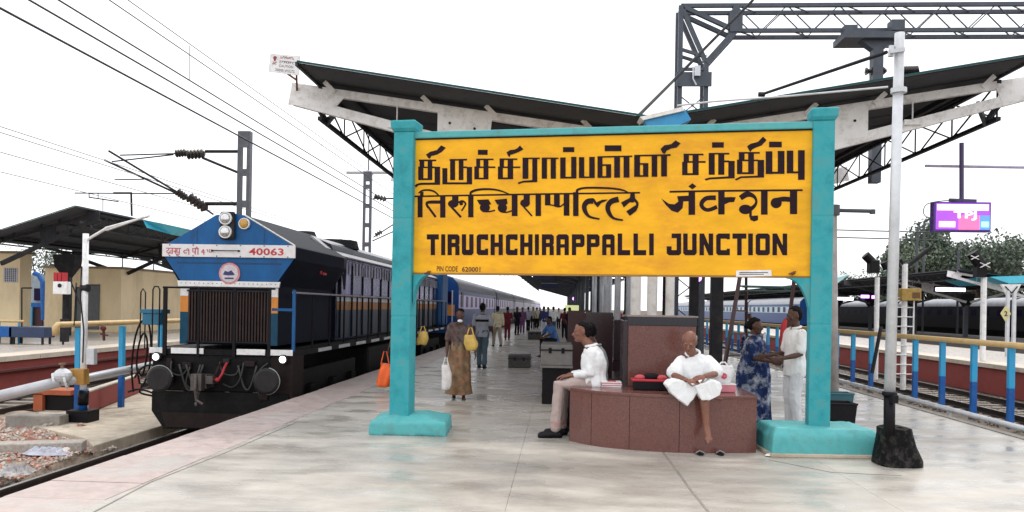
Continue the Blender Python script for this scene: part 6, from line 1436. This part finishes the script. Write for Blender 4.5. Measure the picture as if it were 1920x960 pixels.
J['knR']=Y(1049,722,yc-.13); J['knL']=Y(1058,722,yc+.12)
J['anR']=Y(1042,803,yc-.13); J['anL']=Y(1052,800,yc+.10)
J['anR'].z=.085; J['anL'].z=.085
J['toeR']=V((-1,-.12,0)); J['toeL']=V((-1,.12,0)); J['hem']='short'; J['low']=-.20
figure(t,J,skin_r,vox=.0065,top='long',topm=clw,bot='trousers',botm=clb,ks=1.07,wr=.008,seed=2)
m=MB()
for q in (-.13,.10): m.tube(J['anR'].lerp(J['knR'],.12) if q<0 else J['anL'].lerp(J['knL'],.12),J['anR'].lerp(J['knR'],.2) if q<0 else J['anL'].lerp(J['knL'],.2),.072,n=14)
m.build('trouser_cuff',mat('cuff_pink',(.42,.22,.2),.8),t)
# moustache
# ---- 2: companion behind him (patterned shirt), back to back
t=thing('person','person in patterned grey shirt sitting behind the man in white, only the back showing','person',W(1118,735,y=10.45))
yc=10.5
J={'S':(0,1,0),'F':(-1,0.2,-.1)}
J['H']=Y(1104,622,yc); J['N']=Y(1117,650,yc); J['C']=Y(1124,676,yc); J['P']=Y(1122,716,yc)
for q,s in (('L',1),('R',-1)):
    J['sh'+q]=Y(1119,658,yc+s*.17); J['el'+q]=Y(1116,694,yc+s*.2); J['wr'+q]=Y(1090,706,yc+s*.1); J['hip'+q]=Y(1118,716,yc+s*.09); J['kn'+q]=Y(1072,716,yc+s*.13); J['an'+q]=Y(1062,780,yc+s*.1); J['an'+q].z=.085; J['hd'+q]=V((-1,0,-.2))
J['low']=-.12
figure(t,J,skin_d,vox=.009,top='short',topm=pat_m,bot='trousers',botm=cldk,ks=.92,wr=.006,seed=4,faces=False)
# ---- 3: old bald man seated facing the camera
t=thing('person','bald elderly man in white sitting on the granite bench with one bare leg hanging','person',W(1300,740,y=9.25))
yc=9.42
J={'S':(1,.05,0),'F':(-.30,-1,-.42)}
J['H']=Y(1293,641,9.28); J['N']=Y(1299,664,9.40); J['tk']=1.22; J['C']=Y(1303,698,yc); J['P']=Y(1304,731,yc+.05); J['U']=(0,-.15,1)
J['shR']=Y(1278,675,9.42); J['shL']=Y(1328,675,9.42); J['slv']=1
J['elR']=Y(1262,703,9.24); J['elL']=Y(1343,701,9.24)
J['wrR']=Y(1287,713,8.93); J['wrL']=Y(1322,705,8.93)
J['hdR']=V((1,-.25,-.1)); J['hdL']=V((-1,-.25,-.25)); J['pnR']=V((0,.5,-1)); J['pnL']=V((0,.5,-1)); J['thR']=V((0,-1,.5)); J['thL']=V((0,-1,.5))
J['hipR']=Y(1288,733,9.38); J['hipL']=Y(1316,733,9.38)
J['knR']=Y(1258,724,9.05); J['anR']=Y(1322,740,9.12)
J['knL']=Y(1320,737,8.96); J['anL']=Y(1325,799,8.92)
J['toeL']=V((.05,-.60,-.70)); J['downL']=.02; J['toeR']=V((1,-.1,-.1)); J['downR']=.02; J['low']=-.08
J['curl']=.8
bd,_=figure(t,J,skin_r,hair='bald',vox=.006,top='short',topm=clw,bot=None,feet='bare',ks=1.04,wr=.008,seed=6)
# dhoti
m=MB()
J['tk']=1.0
m.rings(torso_secs(J,.02,low=-.1,stop=.25,ks=.97))
def slab(pts,y0,y1,dy=0):
    m.prism([Y(a,b,y0+dy*(b-705)) for a,b in pts],(0,y1-y0,0))
slab([(1251,724),(1258,715),(1274,712),(1305,724),(1307,738),(1298,752),(1290,762),(1276,752),(1262,741)],8.92,9.24,-.0005)
slab([(1303,724),(1335,713),(1351,718),(1354,728),(1349,742),(1336,749),(1317,750),(1309,737)],8.84,9.22,0)
hp,kn=J['hipR'],J['knR']; m.limb([hp,mids(hp,kn,.5),kn+V((.04,.03,-.0))],[.105,.095,.06],12)
m.limb([J['hipL'],mids(J['hipL'],J['knL'],.5),J['knL']+V((0,.06,0.0))],[.105,.098,.08],12)
m.limb([Y(1340,726,9.2),Y(1300,728,9.22),Y(1268,726,9.2)],[.07,.075,.07],12)
remesh(m,'dhoti',clw,t,.0065,9,wr=.008,wf=13,seed=9)
m=MB(); 
for z in range(4): m.disc(J['C'].lerp(J['N'],.2+z*.16)+V((0,-.118+.004*z,0)),(0,1,0),.006,.006,8)
m.build('shirt_button',whites,t)
f_,s_,u_,k_=_
m=MB(); cH=V(J['H'])
for q in (-1,1): m.ell(cH+s_*q*.070*k_-f_*.03*k_+u_*.035,s_*.010,f_*.05,u_*.035,10,6)
m.ell(cH-f_*.085*k_+u_*.0,s_*.06,f_*.018,u_*.05,10,6)
for q in (-1,1): m.ell(cH+f_*.095*k_+s_*q*.03*k_+u_*.016*1.0,s_*.022,f_*.005,u_*.005,8,5)
remesh(m,'grey_hair_fringe',mat('hair_grey',(.28,.24,.22),.8,var=.4,scale=60),t,.006,1)
# grey stubble fringe on head sides
# ---- 4: woman in blue-white sari standing (profile, facing right)
g=W(1412,806,z=0); g=V((g.x,11.2,0)); g.x=W(1412,700,y=11.2).x
t=thing('person','woman in blue and white printed sari standing behind the right end of the granite bench','person',g,rz=R(62))
J=pose(h=1.50,armL=(.3,.05),armR=(.3,.05),elb=.55,look=(0,-1,-.05)); J['tk']=1.22
figure(t,J,skin_d,vox=.008,local=True,hair='bun',top='short',topm=sariB,feet='bare',ks=.92,faces=True,seed=7)
skirt(t,[((0,0,.05),.24,.25),((0,0,.25),.225,.235),((0,0,.5),.215,.23),((0,0,.72),.215,.225),((0,0,.88),.20,.195),((0,0,.97),.17,.15)],sariB,.010,True)
m=MB()
for k in range(10):
    f_=k/9; m.ell((-.16+.28*f_,-.13+.01*f_,.90+.36*f_),(.07,0,0),(0,.02,0),(0,0,.06),8,5)
for k in range(7): m.ell((.12,-.07+.05*k,1.27-.01*k*k*.6),(.07,0,0),(0,.04,0),(0,0,.025),8,5)
for k in range(12): m.ell((.10-.01*k,.16,1.22-.065*k),(.12,0,0),(0,.022,0),(0,0,.05),8,5)
remesh(m,'sari_drape',sariB,t,.010,3,wr=.006,local=True)
# ---- 5: man in white shirt and trousers standing (facing left)
g=V((W(1490,700,y=10.6).x,10.6,0))
t=thing('person','man in white half sleeve shirt and pale trousers standing beside the right turquoise pillar','person',g,rz=R(-80))
J=pose(h=1.66,armL=(.12,.05),armR=(.16,.02),elb=.62,look=(.1,-1,-.05)); J['low']=-.52
figure(t,J,skin_d,vox=.008,local=True,hair='short',top='short',topm=clw,bot='trousers',botm=clw2,ks=.98,faces=True,seed=8)
print('objects',len(bpy.data.objects))

rr=random.Random(12)
for i,(px,py,lab) in enumerate(((1442,856,'white paper scrap on the floor at the corner of the right footing'),)):
    c=W(px,py,z=0); m=crumple(c,.05,.03,.02,i+4); tag(m.build('paper_scrap',whitep if i<2 else mat('leaf_dry',(.2,.12,.05),.8)),lab,'litter')
